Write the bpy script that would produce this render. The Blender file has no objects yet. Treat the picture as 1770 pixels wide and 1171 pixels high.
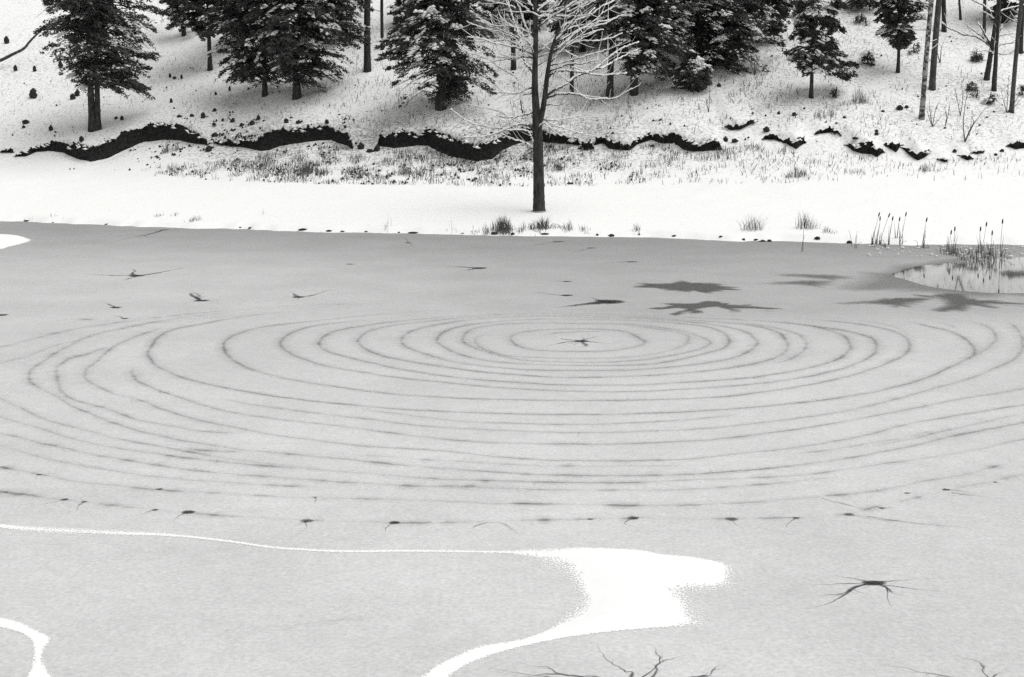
import bpy, math
import numpy as np
from mathutils import Vector

# ------------------------------------------------------------------ camera, light, exposure
scene = bpy.context.scene
COL = scene.collection
H = 6.5                                   # eye height above the ice
PW, PH, LENS = 1770.0, 1171.0, 50.0
FPX = LENS / 36.0 * PW
PITCH = math.atan((PH / 2 - 190.0) / FPX)  # the true horizon lies on photo row 190

cam_d = bpy.data.cameras.new('camera')
cam_d.lens = LENS
cam_d.sensor_width = 36.0
cam_d.clip_start = 0.2
cam_d.clip_end = 4000.0
cam = bpy.data.objects.new('camera', cam_d)
COL.objects.link(cam)
cam.location = (0, 0, H)
cam.rotation_euler = (math.pi / 2 - PITCH, 0, 0)
scene.camera = cam

SUN_EL, SUN_AZ = math.radians(62), math.radians(95)     # overcast: a wide soft sun from behind the camera
world = bpy.data.worlds.new('World')
scene.world = world
world.use_nodes = True
wn, wl = world.node_tree.nodes, world.node_tree.links
sky = wn.new('ShaderNodeTexSky')
sky.sky_type = 'NISHITA'
sky.sun_disc = False
sky.sun_elevation = SUN_EL
sky.sun_rotation = SUN_AZ
bw = wn.new('ShaderNodeRGBToBW')                          # black-and-white photograph
wl.new(sky.outputs[0], bw.inputs[0])
wl.new(bw.outputs[0], wn['Background'].inputs[0])
wn['Background'].inputs[1].default_value = 0.15
sun_d = bpy.data.lights.new('sun', 'SUN')
sun_d.energy = 1.5
sun_d.angle = math.radians(60)
sun_d.color = (1.0, 0.995, 0.985)
sun = bpy.data.objects.new('sun', sun_d)
COL.objects.link(sun)
sdir = Vector((math.sin(SUN_AZ) * math.cos(SUN_EL), math.cos(SUN_AZ) * math.cos(SUN_EL), math.sin(SUN_EL)))
sun.rotation_euler = sdir.to_track_quat('Z', 'Y').to_euler()
sun.location = (0, 0, 60)

vs = scene.view_settings
vs.view_transform = 'Standard'
vs.look = 'None'
vs.gamma = 1.0
vs.use_curve_mapping = False
vs.exposure = 0.40
scene.cycles.max_bounces = 6
scene.cycles.transparent_max_bounces = 24
scene.cycles.use_denoising = False

# ------------------------------------------------------------------ maths helpers
RNG = np.random.default_rng(7)
CP, SP = math.cos(PITCH), math.sin(PITCH)


def ray(px, py):
    a = (np.asarray(px, float) - PW / 2) / FPX
    b = -(np.asarray(py, float) - PH / 2) / FPX
    d = np.stack([a, CP + b * SP, -SP + b * CP], -1)
    return d


def to_px(x, y, z):
    zz = np.asarray(z, float) - H
    dep = y * CP - zz * SP
    up = y * SP + zz * CP
    return PW / 2 + FPX * np.asarray(x) / dep, PH / 2 - FPX * up / dep


def I(px, py, z=0.0):
    """photo point -> point on the level plane z"""
    d = ray(px, py)
    t = (z - H) / d[..., 2]
    return np.stack([d[..., 0] * t, d[..., 1] * t, np.full_like(t, z)], -1)


def at_depth(px, py, y):
    d = ray(px, py)
    t = y / d[..., 1]
    return np.stack([d[..., 0] * t, d[..., 1] * t, H + d[..., 2] * t], -1)


_lat = np.random.default_rng(3).random((256, 256))


def vnoise(x, y, seed=0):
    x = np.asarray(x, float) + seed * 17.31
    y = np.asarray(y, float) + seed * 9.77
    xi = np.floor(x).astype(int)
    yi = np.floor(y).astype(int)
    fx, fy = x - xi, y - yi
    fx = fx * fx * (3 - 2 * fx)
    fy = fy * fy * (3 - 2 * fy)
    a = _lat[xi % 256, yi % 256]
    b = _lat[(xi + 1) % 256, yi % 256]
    c = _lat[xi % 256, (yi + 1) % 256]
    d = _lat[(xi + 1) % 256, (yi + 1) % 256]
    return (a * (1 - fx) + b * fx) * (1 - fy) + (c * (1 - fx) + d * fx) * fy


def fnoise(x, y, seed=0, oct=3):
    s, a, t = 0, 1.0, 0
    for k in range(oct):
        s = s + a * vnoise(np.asarray(x) * 2 ** k, np.asarray(y) * 2 ** k, seed + k * 5)
        t += a
        a *= .5
    return s / t


def sstep(a, b, x):
    t = np.clip((np.asarray(x, float) - a) / (b - a), 0, 1)
    return t * t * (3 - 2 * t)


def catmull(pts, closed=False, step=0.25, uniform=None):
    P = np.asarray(pts, float)
    n = len(P)
    if closed:
        Q = np.vstack([P[-1], P, P[0], P[1]])
        m = n
    else:
        Q = np.vstack([2 * P[0] - P[1], P, 2 * P[-1] - P[-2]])
        m = n - 1
    out = []
    for i in range(m):
        p0, p1, p2, p3 = Q[i], Q[i + 1], Q[i + 2], Q[i + 3]
        k = uniform or max(2, int(np.linalg.norm(p2 - p1) / step))
        t = np.linspace(0, 1, k, endpoint=False)[:, None]
        out.append(.5 * ((2 * p1) + (-p0 + p2) * t + (2 * p0 - 5 * p1 + 4 * p2 - p3) * t ** 2 + (-p0 + 3 * p1 - 3 * p2 + p3) * t ** 3))
    if not closed:
        out.append(P[-1:])
    return np.vstack(out)


# ------------------------------------------------------------------ mesh helpers
def mesh_np(name, V, F, mat, parent=None, smooth=False, attrs=None):
    """V (n,3); F an (m,3|4) index array or list of such arrays; one linked mesh object"""
    V = np.asarray(V, np.float32)
    Fs = [np.asarray(f, np.int32) for f in (F if isinstance(F, list) else [F]) if len(f)]
    me = bpy.data.meshes.new(name)
    me.vertices.add(len(V))
    me.vertices.foreach_set('co', V.ravel())
    nl = sum(f.size for f in Fs)
    npoly = sum(len(f) for f in Fs)
    me.loops.add(nl)
    me.polygons.add(npoly)
    me.loops.foreach_set('vertex_index', np.concatenate([f.ravel() for f in Fs]))
    tot = np.concatenate([np.full(len(f), f.shape[1], np.int32) for f in Fs])
    st = np.concatenate([[0], np.cumsum(tot)[:-1]]).astype(np.int32)
    me.polygons.foreach_set('loop_start', st)
    me.polygons.foreach_set('loop_total', tot)
    if smooth:
        me.polygons.foreach_set('use_smooth', np.ones(npoly, bool))
    for k, v in (attrs or {}).items():
        a = me.attributes.new(k, 'FLOAT', 'POINT')
        a.data.foreach_set('value', np.asarray(v, np.float32))
    me.update(calc_edges=True)
    me.validate()
    if mat:
        me.materials.append(mat)
    o = bpy.data.objects.new(name, me)
    COL.objects.link(o)
    if parent is not None:
        o.parent = parent
    return o


def tag(o, label=None, cat=None, group=None, kind=None):
    for k, v in (('label', label), ('category', cat), ('group', group), ('kind', kind)):
        if v:
            o[k] = v
    return o


def empty(name, loc, label, cat, group=None):
    o = bpy.data.objects.new(name, None)
    o.empty_display_size = .3
    COL.objects.link(o)
    o.location = [float(v) for v in loc]
    return tag(o, label, cat, group)


class MB:
    def __init__(self):
        self.V, self.Q, self.T, self.n = [], [], [], 0

    def add(self, V, Q=None, T=None):
        V = np.asarray(V, float)
        if Q is not None and len(Q):
            self.Q.append(np.asarray(Q) + self.n)
        if T is not None and len(T):
            self.T.append(np.asarray(T) + self.n)
        self.V.append(V)
        self.n += len(V)

    def tube(self, P, R, ns=6, rough=0.0, cap=True):
        P = np.asarray(P, float)
        m = len(P)
        R = np.broadcast_to(np.asarray(R, float), (m,))
        T = np.gradient(P, axis=0)
        T /= np.linalg.norm(T, axis=1)[:, None] + 1e-9
        ref = np.array([0, 0, 1.0]) if abs(T[:, 2]).mean() < .8 else np.array([1.0, 0, 0])
        A = np.cross(T, ref)
        A /= np.linalg.norm(A, axis=1)[:, None] + 1e-9
        B = np.cross(T, A)
        ang = np.arange(ns) * 2 * math.pi / ns
        rr = R[:, None] * (1 + rough * (RNG.random((m, ns)) - .5))
        V = P[:, None] + rr[..., None] * (A[:, None] * np.cos(ang)[None, :, None] + B[:, None] * np.sin(ang)[None, :, None])
        i, j = np.meshgrid(np.arange(m - 1), np.arange(ns), indexing='ij')
        q = np.stack([i * ns + j, i * ns + (j + 1) % ns, (i + 1) * ns + (j + 1) % ns, (i + 1) * ns + j], -1).reshape(-1, 4)
        V = V.reshape(-1, 3)
        Tt = None
        if cap:
            V = np.vstack([V, P[:1], P[-1:]])
            k = np.arange(ns)
            Tt = np.vstack([np.stack([np.full(ns, m * ns), (k + 1) % ns, k], -1),
                            np.stack([np.full(ns, m * ns + 1), (m - 1) * ns + k, (m - 1) * ns + (k + 1) % ns], -1)])
        self.add(V, q, Tt)

    def build(self, name, mat, parent=None, smooth=True, origin=None):
        V = np.vstack(self.V)
        if origin is not None:
            V = V - np.asarray(origin)
        F = []
        if self.Q:
            F.append(np.vstack(self.Q))
        if self.T:
            F.append(np.vstack(self.T))
        return mesh_np(name, V, F, mat, parent, smooth)


def blobs(C, A, L, W, Hh):
    """many small elongated octahedra (snow pads): centres C, horizontal directions A"""
    n = len(C)
    S = np.stack([-A[:, 1], A[:, 0], np.zeros(n)], -1)
    S /= np.linalg.norm(S, axis=1)[:, None] + 1e-9
    U = np.array([0, 0, 1.0])
    V = np.stack([C - A * L[:, None], C + A * L[:, None], C - S * W[:, None], C + S * W[:, None],
                  C - U * (Hh * .5)[:, None], C + U * Hh[:, None]], 1)
    base = np.arange(n)[:, None] * 6
    T = np.array([[0, 2, 5], [2, 1, 5], [1, 3, 5], [3, 0, 5], [2, 0, 4], [1, 2, 4], [3, 1, 4], [0, 3, 4]])
    F = (base[:, None] + T[None]).reshape(-1, 3)
    return V.reshape(-1, 3), F


# ------------------------------------------------------------------ materials
def new_mat(name):
    m = bpy.data.materials.new(name)
    m.use_nodes = True
    return m, m.node_tree.nodes, m.node_tree.links, m.node_tree.nodes['Principled BSDF']


def grey(v):
    return (v, v, v * .985, 1)


def mat_noise(name, lo, hi, scale, rough=.9, bump=0.0, detail=4, spec=.2, stretch=(1, 1, 1), p0=.35, p1=.65, dist=.05):
    m, n, l, b = new_mat(name)
    tc = n.new('ShaderNodeTexCoord')
    mp = n.new('ShaderNodeMapping')
    mp.inputs['Scale'].default_value = stretch
    t = n.new('ShaderNodeTexNoise')
    t.inputs['Scale'].default_value = scale
    t.inputs['Detail'].default_value = detail
    r = n.new('ShaderNodeValToRGB')
    r.color_ramp.elements[0].position, r.color_ramp.elements[1].position = p0, p1
    r.color_ramp.elements[0].color, r.color_ramp.elements[1].color = grey(lo), grey(hi)
    l.new(tc.outputs['Object'], mp.inputs[0])
    l.new(mp.outputs[0], t.inputs['Vector'])
    l.new(t.outputs[0], r.inputs[0])
    l.new(r.outputs[0], b.inputs['Base Color'])
    b.inputs['Roughness'].default_value = rough
    b.inputs['Specular IOR Level'].default_value = spec
    if bump:
        bp = n.new('ShaderNodeBump')
        bp.inputs['Strength'].default_value = bump
        bp.inputs['Distance'].default_value = dist
        l.new(t.outputs[0], bp.inputs['Height'])
        l.new(bp.outputs[0], b.inputs['Normal'])
    return m


def mat_snow_ground():
    m, n, l, b = new_mat('snow_ground')
    tc = n.new('ShaderNodeTexCoord')
    at = n.new('ShaderNodeAttribute')
    at.attribute_name = 'litter'
    n1 = n.new('ShaderNodeTexNoise')
    n1.inputs['Scale'].default_value = 4.6
    n1.inputs['Detail'].default_value = 6
    n1.inputs['Roughness'].default_value = .65
    l.new(tc.outputs['Object'], n1.inputs['Vector'])
    # litter showing through thin snow: threshold falls where the 'litter' attribute is high
    ad = n.new('ShaderNodeMath')
    ad.operation = 'MULTIPLY_ADD'
    ad.inputs[1].default_value = .34
    l.new(at.outputs['Fac'], ad.inputs[0])
    l.new(n1.outputs[0], ad.inputs[2])
    r = n.new('ShaderNodeValToRGB')
    r.color_ramp.elements[0].position, r.color_ramp.elements[1].position = .60, .92
    r.color_ramp.elements[0].color, r.color_ramp.elements[1].color = grey(.89), grey(.10)
    l.new(ad.outputs[0], r.inputs[0])
    l.new(r.outputs[0], b.inputs['Base Color'])
    n2 = n.new('ShaderNodeTexNoise')
    n2.inputs['Scale'].default_value = 1.1
    n2.inputs['Detail'].default_value = 7
    l.new(tc.outputs['Object'], n2.inputs['Vector'])
    bp = n.new('ShaderNodeBump')
    bp.inputs['Strength'].default_value = .2
    bp.inputs['Distance'].default_value = .05
    l.new(n2.outputs[0], bp.inputs['Height'])
    l.new(bp.outputs[0], b.inputs['Normal'])
    b.inputs['Roughness'].default_value = .95
    b.inputs['Specular IOR Level'].default_value = .1
    return m


def mat_ice():
    m, n, l, b = new_mat('pond_ice')
    tc = n.new('ShaderNodeTexCoord')
    at = n.new('ShaderNodeAttribute')
    at.attribute_name = 'albedo'
    big = n.new('ShaderNodeTexNoise')
    big.inputs['Scale'].default_value = .35
    big.inputs['Detail'].default_value = 6
    fine = n.new('ShaderNodeTexNoise')
    fine.inputs['Scale'].default_value = 14
    fine.inputs['Detail'].default_value = 5
    fine.inputs['Roughness'].default_value = .7
    mid = n.new('ShaderNodeTexNoise')
    mid.inputs['Scale'].default_value = 3.2
    mid.inputs['Detail'].default_value = 5
    mid.inputs['Distortion'].default_value = .8
    for t in (big, fine, mid):
        l.new(tc.outputs['Object'], t.inputs['Vector'])

    def mr(src, a, c):
        k = n.new('ShaderNodeMapRange')
        k.inputs['From Min'].default_value, k.inputs['From Max'].default_value = .3, .7
        k.inputs['To Min'].default_value, k.inputs['To Max'].default_value = a, c
        k.clamp = False
        l.new(src.outputs[0], k.inputs[0])
        return k
    x = at.outputs['Fac']
    for src, a, c in ((big, .94, 1.06), (mid, .95, 1.05), (fine, .84, 1.16)):
        k = mr(src, a, c)
        mu = n.new('ShaderNodeMath')
        mu.operation = 'MULTIPLY'
        l.new(x, mu.inputs[0])
        l.new(k.outputs[0], mu.inputs[1])
        x = mu.outputs[0]
    cb = n.new('ShaderNodeCombineColor')
    for i in range(3):
        l.new(x, cb.inputs[i])
    l.new(cb.outputs[0], b.inputs['Base Color'])
    b.inputs['Roughness'].default_value = .75
    b.inputs['Specular IOR Level'].default_value = .15
    bp = n.new('ShaderNodeBump')
    bp.inputs['Strength'].default_value = .12
    bp.inputs['Distance'].default_value = .01
    l.new(fine.outputs[0], bp.inputs['Height'])
    l.new(bp.outputs[0], b.inputs['Normal'])
    return m


def mat_stain(name, v, noise_scale=9.0, noise_amt=.5, rough=.5, hard=False):
    """thin see-through sheet on the ice: 'fade' = how much of the dark (or snowy) stuff is there"""
    m, n, l, b = new_mat(name)
    at = n.new('ShaderNodeAttribute')
    at.attribute_name = 'fade'
    tc = n.new('ShaderNodeTexCoord')
    t = n.new('ShaderNodeTexNoise')
    t.inputs['Scale'].default_value = noise_scale
    t.inputs['Detail'].default_value = 5
    t.inputs['Roughness'].default_value = .65
    l.new(tc.outputs['Object'], t.inputs['Vector'])
    k = n.new('ShaderNodeMapRange')
    k.clamp = False
    k.inputs['From Min'].default_value, k.inputs['From Max'].default_value = .3, .7
    k.inputs['To Min'].default_value, k.inputs['To Max'].default_value = (-noise_amt, noise_amt) if hard else (1 - noise_amt, 1 + noise_amt)
    l.new(t.outputs[0], k.inputs[0])
    a = n.new('ShaderNodeMath')
    a.operation = 'ADD' if hard else 'MULTIPLY'
    l.new(at.outputs['Fac'], a.inputs[0])
    l.new(k.outputs[0], a.inputs[1])
    r = n.new('ShaderNodeMapRange')
    r.inputs['From Min'].default_value, r.inputs['From Max'].default_value = (.40, .60) if hard else (0, 1)
    l.new(a.outputs[0], r.inputs[0])
    l.new(r.outputs[0], b.inputs['Alpha'])
    b.inputs['Base Color'].default_value = grey(v)
    b.inputs['Roughness'].default_value = rough
    b.inputs['Specular IOR Level'].default_value = .1
    return m


M_GROUND = mat_snow_ground()
M_ICE = mat_ice()
M_RING = mat_stain('ring_crack_ice', .16, 3.0, .35)
M_DARK = mat_stain('melt_hole_ice', .045, 8.0, .25)
M_SLUSH = mat_stain('slush_ice', .11, 5.0, .2)
M_DRIFT = mat_stain('snow_drift', .90, 32.0, .50, .95, hard=True)
M_SNOW = mat_noise('clean_snow', .84, .90, 6, .95, .25)
M_BARK = mat_noise('dark_bark', .022, .060, 9, .95, .6, stretch=(1, 1, .25))
M_BARK2 = mat_noise('grey_bark', .035, .10, 8, .95, .5, stretch=(1, 1, .3))
M_BIRCH = mat_noise('birch_bark', .05, .30, 3.2, .85, .2, stretch=(1, 1, 1.6), p0=.45, p1=.55)
M_NEEDLE = mat_noise('dark_needles', .018, .12, 2.4, .8, spec=.25)
M_NEEDLE2 = mat_noise('grey_needles', .04, .16, 2.2, .85, spec=.2)
M_SOIL = mat_noise('wet_soil', .010, .030, 5, .95, .8, dist=.15)
M_STONE = mat_noise('dark_stone', .018, .05, 6, .9, .5)
M_GRASS = mat_noise('dead_grass', .16, .34, .8, .9)
M_WEED = mat_noise('dark_weeds', .055, .17, .9, .9)
M_STUBBLE = mat_noise('dry_stubble', .07, .22, .9, .9)
M_REED = mat_noise('reed_stem', .10, .24, 3, .9)
M_HEAD = mat_noise('cattail_head', .02, .045, 20, .95)


def mat_water():
    m, n, l, b = new_mat('open_water')
    b.inputs['Base Color'].default_value = grey(.10)
    b.inputs['Roughness'].default_value = .04
    b.inputs['IOR'].default_value = 1.5
    b.inputs['Specular IOR Level'].default_value = 1.0
    tc = n.new('ShaderNodeTexCoord')
    t = n.new('ShaderNodeTexNoise')
    t.inputs['Scale'].default_value = 1.6
    l.new(tc.outputs['Object'], t.inputs['Vector'])
    bp = n.new('ShaderNodeBump')
    bp.inputs['Strength'].default_value = .05
    bp.inputs['Distance'].default_value = .004
    l.new(t.outputs[0], bp.inputs['Height'])
    l.new(bp.outputs[0], b.inputs['Normal'])
    return m


M_WATER = mat_water()

# ------------------------------------------------------------------ the ground
SHORE = I(np.array([0, 200, 400, 600, 885, 1100, 1300, 1450, 1600, 1770]),
          np.array([383, 390, 396, 402, 407, 411, 417, 421, 423, 424]))


def shore_y(x):
    x = np.asarray(x, float)
    y = np.interp(x, SHORE[:, 0], SHORE[:, 1])
    y = np.where(x < SHORE[0, 0], SHORE[0, 1] + .10 * (SHORE[0, 0] - x), y)
    y = np.where(x > SHORE[-1, 0], SHORE[-1, 1] - .05 * (x - SHORE[-1, 0]), y)
    return y


def z_base(x, y):
    x = np.asarray(x, float)
    y = np.asarray(y, float)
    d = y - shore_y(x)
    dt = 20.0
    wob = .9 * (vnoise(x * .35, x * 0, 4) - .5) + .7 * (vnoise(x * 1.6, x * 0, 5) - .5)
    dl = d - wob * sstep(6, 2, np.abs(d))              # only the lip of the bank wanders
    z = .22 * sstep(0, .9, dl) + .092 * np.maximum(d, 0)
    k = 1.6
    z = z + .33 * k * np.logaddexp(0, (d - dt) / k)
    k2 = 12.0
    z = z - .40 * k2 * np.logaddexp(0, (d - 130) / k2)
    z = z + sstep(2, 14, d) * (.30 * (fnoise(x * .09, y * .09, 1) - .5) + .12 * (fnoise(x * .5, y * .5, 2) - .5)) * (1 + sstep(20, 32, d))
    pond = sstep(-.05, -1.2, dl)
    z = z - 1.0 * pond
    # the near bank the picture is taken from, and the pond's two ends
    near = sstep(10, 1.0, y) * 5.9
    side = sstep(62, 85, np.abs(x)) * 3.0 * (d < 0) * sstep(0, -8, d)
    return np.where(d < 0, z + np.maximum(near, side), z)


def hit(px, py, zf=z_base):
    d = ray(px, py)
    t = np.arange(50, 260, .08) / d[1]
    X, Y, Z = d[0] * t, d[1] * t, H + d[2] * t
    k = np.argmax(Z < zf(X, Y))
    return np.array([X[k], Y[k], float(zf(X[k:k + 1], Y[k:k + 1])[0])])


# cut stream bank: (column, lower edge row, upper edge row), pieces in order
BANKS = [
    [(2, 263, 259), (12, 263, 257), (22, 263, 260)],
    [(26, 270, 268), (45, 269, 263), (62, 262, 255), (82, 260, 248), (110, 263, 246), (138, 274, 251), (158, 278, 257), (188, 271, 246), (215, 258, 230), (250, 243, 219), (285, 240, 213), (310, 241, 218), (335, 247, 226), (350, 248, 236), (358, 250, 245)],
    [(367, 246, 243), (380, 250, 244), (398, 252, 243), (412, 253, 245), (428, 255, 244), (440, 258, 248), (448, 259, 243), (465, 258, 226), (485, 251, 224), (520, 245, 222), (550, 241, 218), (572, 240, 221), (585, 246, 230), (600, 250, 232), (608, 256, 246)],
    [(655, 251, 232), (680, 254, 231), (700, 252, 226), (725, 250, 231), (740, 250, 222), (755, 259, 228), (790, 271, 240), (825, 277, 250), (850, 273, 243), (870, 258, 236), (890, 248, 224), (920, 241, 221), (940, 244, 227), (965, 247, 233), (1000, 250, 238)],
    [(1002, 256, 248), (1012, 259, 246), (1024, 256, 245)],
    [(1029, 250, 243), (1042, 247, 240), (1052, 255, 245), (1070, 258, 246), (1088, 259, 247), (1104, 247, 239), (1125, 241, 233), (1145, 247, 236), (1165, 247, 231), (1182, 258, 241), (1200, 261, 247), (1220, 260, 245), (1245, 258, 245)],
    [(1320, 240, 236), (1338, 240, 235), (1356, 246, 239), (1376, 257, 244), (1391, 247, 238)],
    [(1410, 231, 226), (1420, 230, 224), (1436, 228, 222), (1452, 236, 229)],
    [(1462, 250, 247), (1474, 260, 249), (1490, 264, 244), (1506, 265, 246), (1516, 270, 256), (1527, 263, 257)],
    [(1528, 251, 246), (1540, 257, 247), (1549, 262, 251), (1559, 250, 247)],
    [(1560, 255, 253), (1572, 268, 257), (1586, 277, 264), (1600, 270, 259), (1608, 263, 258)],
    [(1622, 275, 271), (1632, 279, 273), (1640, 275, 271)],
    [(1658, 269, 265), (1670, 276, 268), (1680, 275, 270)],
    [(1681, 264, 260), (1690, 265, 257), (1699, 262, 259)],
    [(1742, 252, 248), (1756, 257, 250), (1772, 255, 246), (1800, 256, 247)],
]
UPPER_BANK = [(1250, 223, 218), (1262, 229, 218), (1280, 226, 215), (1296, 218, 209), (1309, 212, 206)]
_sx, _sy, _ss = [], [], []
BANKW = []
for bk in BANKS + [UPPER_BANK]:
    rows = []
    for cx, lo, up in bk:
        p = hit(cx, lo + 1.5)
        rows.append((p[0], p[1], (lo - up) * p[1] / FPX))
    BANKW.append(np.array(rows))
for rows in BANKW[:-1]:
    _sx += [rows[0, 0] - .35] + list(rows[:, 0]) + [rows[-1, 0] + .35]
    _sy += [rows[0, 1]] + list(rows[:, 1]) + [rows[-1, 1]]
    _ss += [0] + list(rows[:, 2]) + [0]
_o = np.argsort(_sx, kind='stable')
_sx, _sy, _ss = np.array(_sx)[_o], np.array(_sy)[_o], np.array(_ss)[_o]


_gx = np.linspace(-45, 45, 901)
_gs = np.interp(_gx, _sx, _ss, left=0, right=0)
_k = np.hanning(92)[1:-1]
_gs = np.convolve(_gs, _k / _k.sum(), 'same')
_gy = np.convolve(np.pad(np.interp(_gx, _sx, _sy), 45, 'edge'), _k / _k.sum(), 'same')[45:-45]


def z_ground(x, y):
    x = np.asarray(x, float)
    y = np.asarray(y, float)
    z = z_base(x, y)
    yc = np.interp(x, _sx, _sy)
    s = np.interp(x, _sx, _ss, left=0, right=0)
    u = y - yc
    u_s = y - np.interp(x, _gx, _gy)
    far = np.interp(x, _gx, _gs) * (1 - sstep(2, 16, u_s))
    w = sstep(.9, 3.2, u)
    z = z + (s * .95 * (1 - w) + far * w) * sstep(.40, .85, u)
    # a shallow runnel in front of the cut bank
    z = z - .10 * np.minimum(s, 1) * sstep(-1.2, -.3, u) * (1 - sstep(-.3, .2, u))
    rows = BANKW[-1]
    u2 = y - .3 - np.interp(x, rows[:, 0], rows[:, 1])
    s2 = np.interp(x, rows[:, 0], rows[:, 2], left=0, right=0)
    z = z + s2 * .9 * sstep(.1, .4, u2) * (1 - sstep(1, 8, u2))
    return z


def G(px, py):
    return hit(px, py, z_ground)


def grid(xs, ys):
    X, Y = np.meshgrid(xs, ys, indexing='ij')
    a, c = len(xs), len(ys)
    i, j = np.meshgrid(np.arange(a - 1), np.arange(c - 1), indexing='ij')
    Q = np.stack([i * c + j, (i + 1) * c + j, (i + 1) * c + j + 1, i * c + j + 1], -1).reshape(-1, 4)
    return X.ravel(), Y.ravel(), Q


xs = np.concatenate([[-1800, -900, -450, -250, -160, -110, -85, -72], np.arange(-62, 62.1, .35), [72, 85, 110, 160, 250, 450, 900, 1800]])
ys = np.concatenate([[-900, -400, -150, -60, -25], np.arange(-12, 12.1, 1.0), np.arange(15, 62, 3.0), np.arange(62, 90, .22),
                     np.arange(90, 108, .13), np.arange(108, 150, .4), np.arange(150, 240, 4.0), [260, 320, 450, 700, 1200, 2000]])
gx, gy, gq = grid(xs, ys)
gz = z_ground(gx, gy)
gu, gv = to_px(gx, gy, gz)
dsh = gy - shore_y(gx)
# where leaf litter shows through thin snow: the brushy toe of the slope and the lower hill
lit = .28 * sstep(19, 24, dsh) + .06 * sstep(-30, 10, gx) * sstep(24, 30, dsh)
lit += .35 * sstep(18, 21, dsh) * (1 - sstep(25, 29, dsh)) * sstep(-27, -18, gx) * (1 - sstep(4, 18, gx))
lit *= .5 + 1.0 * fnoise(gx * .25, gy * .25, 8)
lit = np.where(dsh < 15, 0, lit)
ground = mesh_np('ground', np.stack([gx, gy, gz], -1), gq, M_GROUND, smooth=True, attrs={'litter': lit})
tag(ground, 'snow covered bank and wooded hillside beyond the frozen pond', kind='structure')

# ------------------------------------------------------------------ the ice
# how light the ice itself is (thick dry snow ice = light, thin soaked ice near the far shore = dark)
TX = np.array([-100, 200, 500, 700, 900, 1100, 1300, 1500, 1700, 1900])
TY = np.array([380, 400, 425, 445, 465, 490, 515, 535, 550, 565, 590, 640, 700, 800, 950, 1171])
TONE = np.array([
    [150, 158, 168, 180, 188, 192, 195, 196, 198, 199, 200, 203, 206, 208, 208, 207],
    [150, 158, 172, 184, 191, 194, 196, 198, 199, 200, 201, 204, 207, 209, 209, 208],
    [148, 155, 166, 180, 188, 190, 193, 196, 197, 198, 199, 203, 207, 210, 209, 208],
    [146, 150, 160, 170, 178, 184, 188, 192, 194, 196, 198, 203, 207, 211, 210, 209],
    [146, 148, 154, 162, 170, 176, 180, 184, 190, 193, 197, 203, 207, 211, 210, 210],
    [146, 147, 152, 160, 166, 171, 175, 178, 184, 192, 198, 204, 208, 210, 210, 210],
    [148, 148, 151, 162, 168, 172, 174, 176, 184, 193, 200, 206, 209, 210, 209, 209],
    [148, 148, 150, 163, 168, 168, 172, 177, 186, 194, 201, 206, 208, 209, 207, 206],
    [148, 148, 148, 156, 160, 162, 168, 178, 188, 195, 200, 203, 206, 207, 204, 203],
    [148, 148, 148, 156, 160, 162, 168, 178, 188, 194, 198, 201, 204, 205, 202, 201]], float)
TONE[:, :7] += np.array([2, 2, 3, 3, 4, 4, 3])
ICE_GAIN = 0.95


def ice_albedo(px, py):
    px = np.clip(px, TX[0], TX[-1] - 1e-3)
    py = np.clip(py, TY[0], TY[-1] - 1e-3)
    i = np.searchsorted(TX, px, side='right') - 1
    j = np.searchsorted(TY, py, side='right') - 1
    a = (px - TX[i]) / (TX[i + 1] - TX[i])
    c = (py - TY[j]) / (TY[j + 1] - TY[j])
    s = (TONE[i, j] * (1 - a) + TONE[i + 1, j] * a) * (1 - c) + (TONE[i, j + 1] * (1 - a) + TONE[i + 1, j + 1] * a) * c
    s = s / 255
    return ICE_GAIN * ((s + .055) / 1.055) ** 2.4


xs = np.concatenate([[-88, -75, -65, -55, -45, -38], np.arange(-32, 32.1, .4), [38, 45, 55, 65, 75, 88]])
ys = np.concatenate([np.arange(2, 14, 2.0), np.arange(14, 40, .5), np.arange(40, 92, .3)])
ix, iy, iq = grid(xs, ys)
iu, iv = to_px(ix, iy, ix * 0)
wob = (fnoise(ix * .3, iy * .3, 12) - .5)
ice = mesh_np('pond_ice', np.stack([ix, iy, ix * 0], -1), iq, M_ICE, attrs={'albedo': ice_albedo(iu + 60 * wob, iv + 10 * wob)})
tag(ice, 'grey frozen pond marked with concentric ring cracks', kind='structure')

LAYER = [0.0025]


def layer():
    LAYER[0] += .00006
    return LAYER[0]


def ribbon_mesh(name, strips, mat, parent, label=None):
    """strips: list of (P(n,2) world, width(n), alpha(n)); soft-edged flat bands just above the ice"""
    V, F, A, n0 = [], [], [], 0
    prof = np.array([0, .20, .50, 1, .50, .20, 0])
    offs = np.array([-3.0, -1, -.45, 0, .45, 1, 3.0])
    z = layer()
    for P, W, al in strips:
        T = np.gradient(P, axis=0)
        T /= np.linalg.norm(T, axis=1)[:, None] + 1e-9
        N = np.stack([-T[:, 1], T[:, 0]], -1)
        m = len(P)
        Q = P[:, None] + N[:, None] * (np.asarray(W)[:, None] * offs[None])[..., None]
        V.append(np.concatenate([Q, np.full((m, 7, 1), z)], -1).reshape(-1, 3))
        A.append((np.asarray(al)[:, None] * prof[None]).ravel())
        i, j = np.meshgrid(np.arange(m - 1), np.arange(6), indexing='ij')
        F.append(n0 + np.stack([i * 7 + j, i * 7 + j + 1, (i + 1) * 7 + j + 1, (i + 1) * 7 + j], -1).reshape(-1, 4))
        n0 += m * 7
    o = mesh_np(name, np.vstack(V), np.vstack(F), mat, parent, attrs={'fade': np.concatenate(A)})
    if label:
        o['label'] = label
    return o


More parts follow.
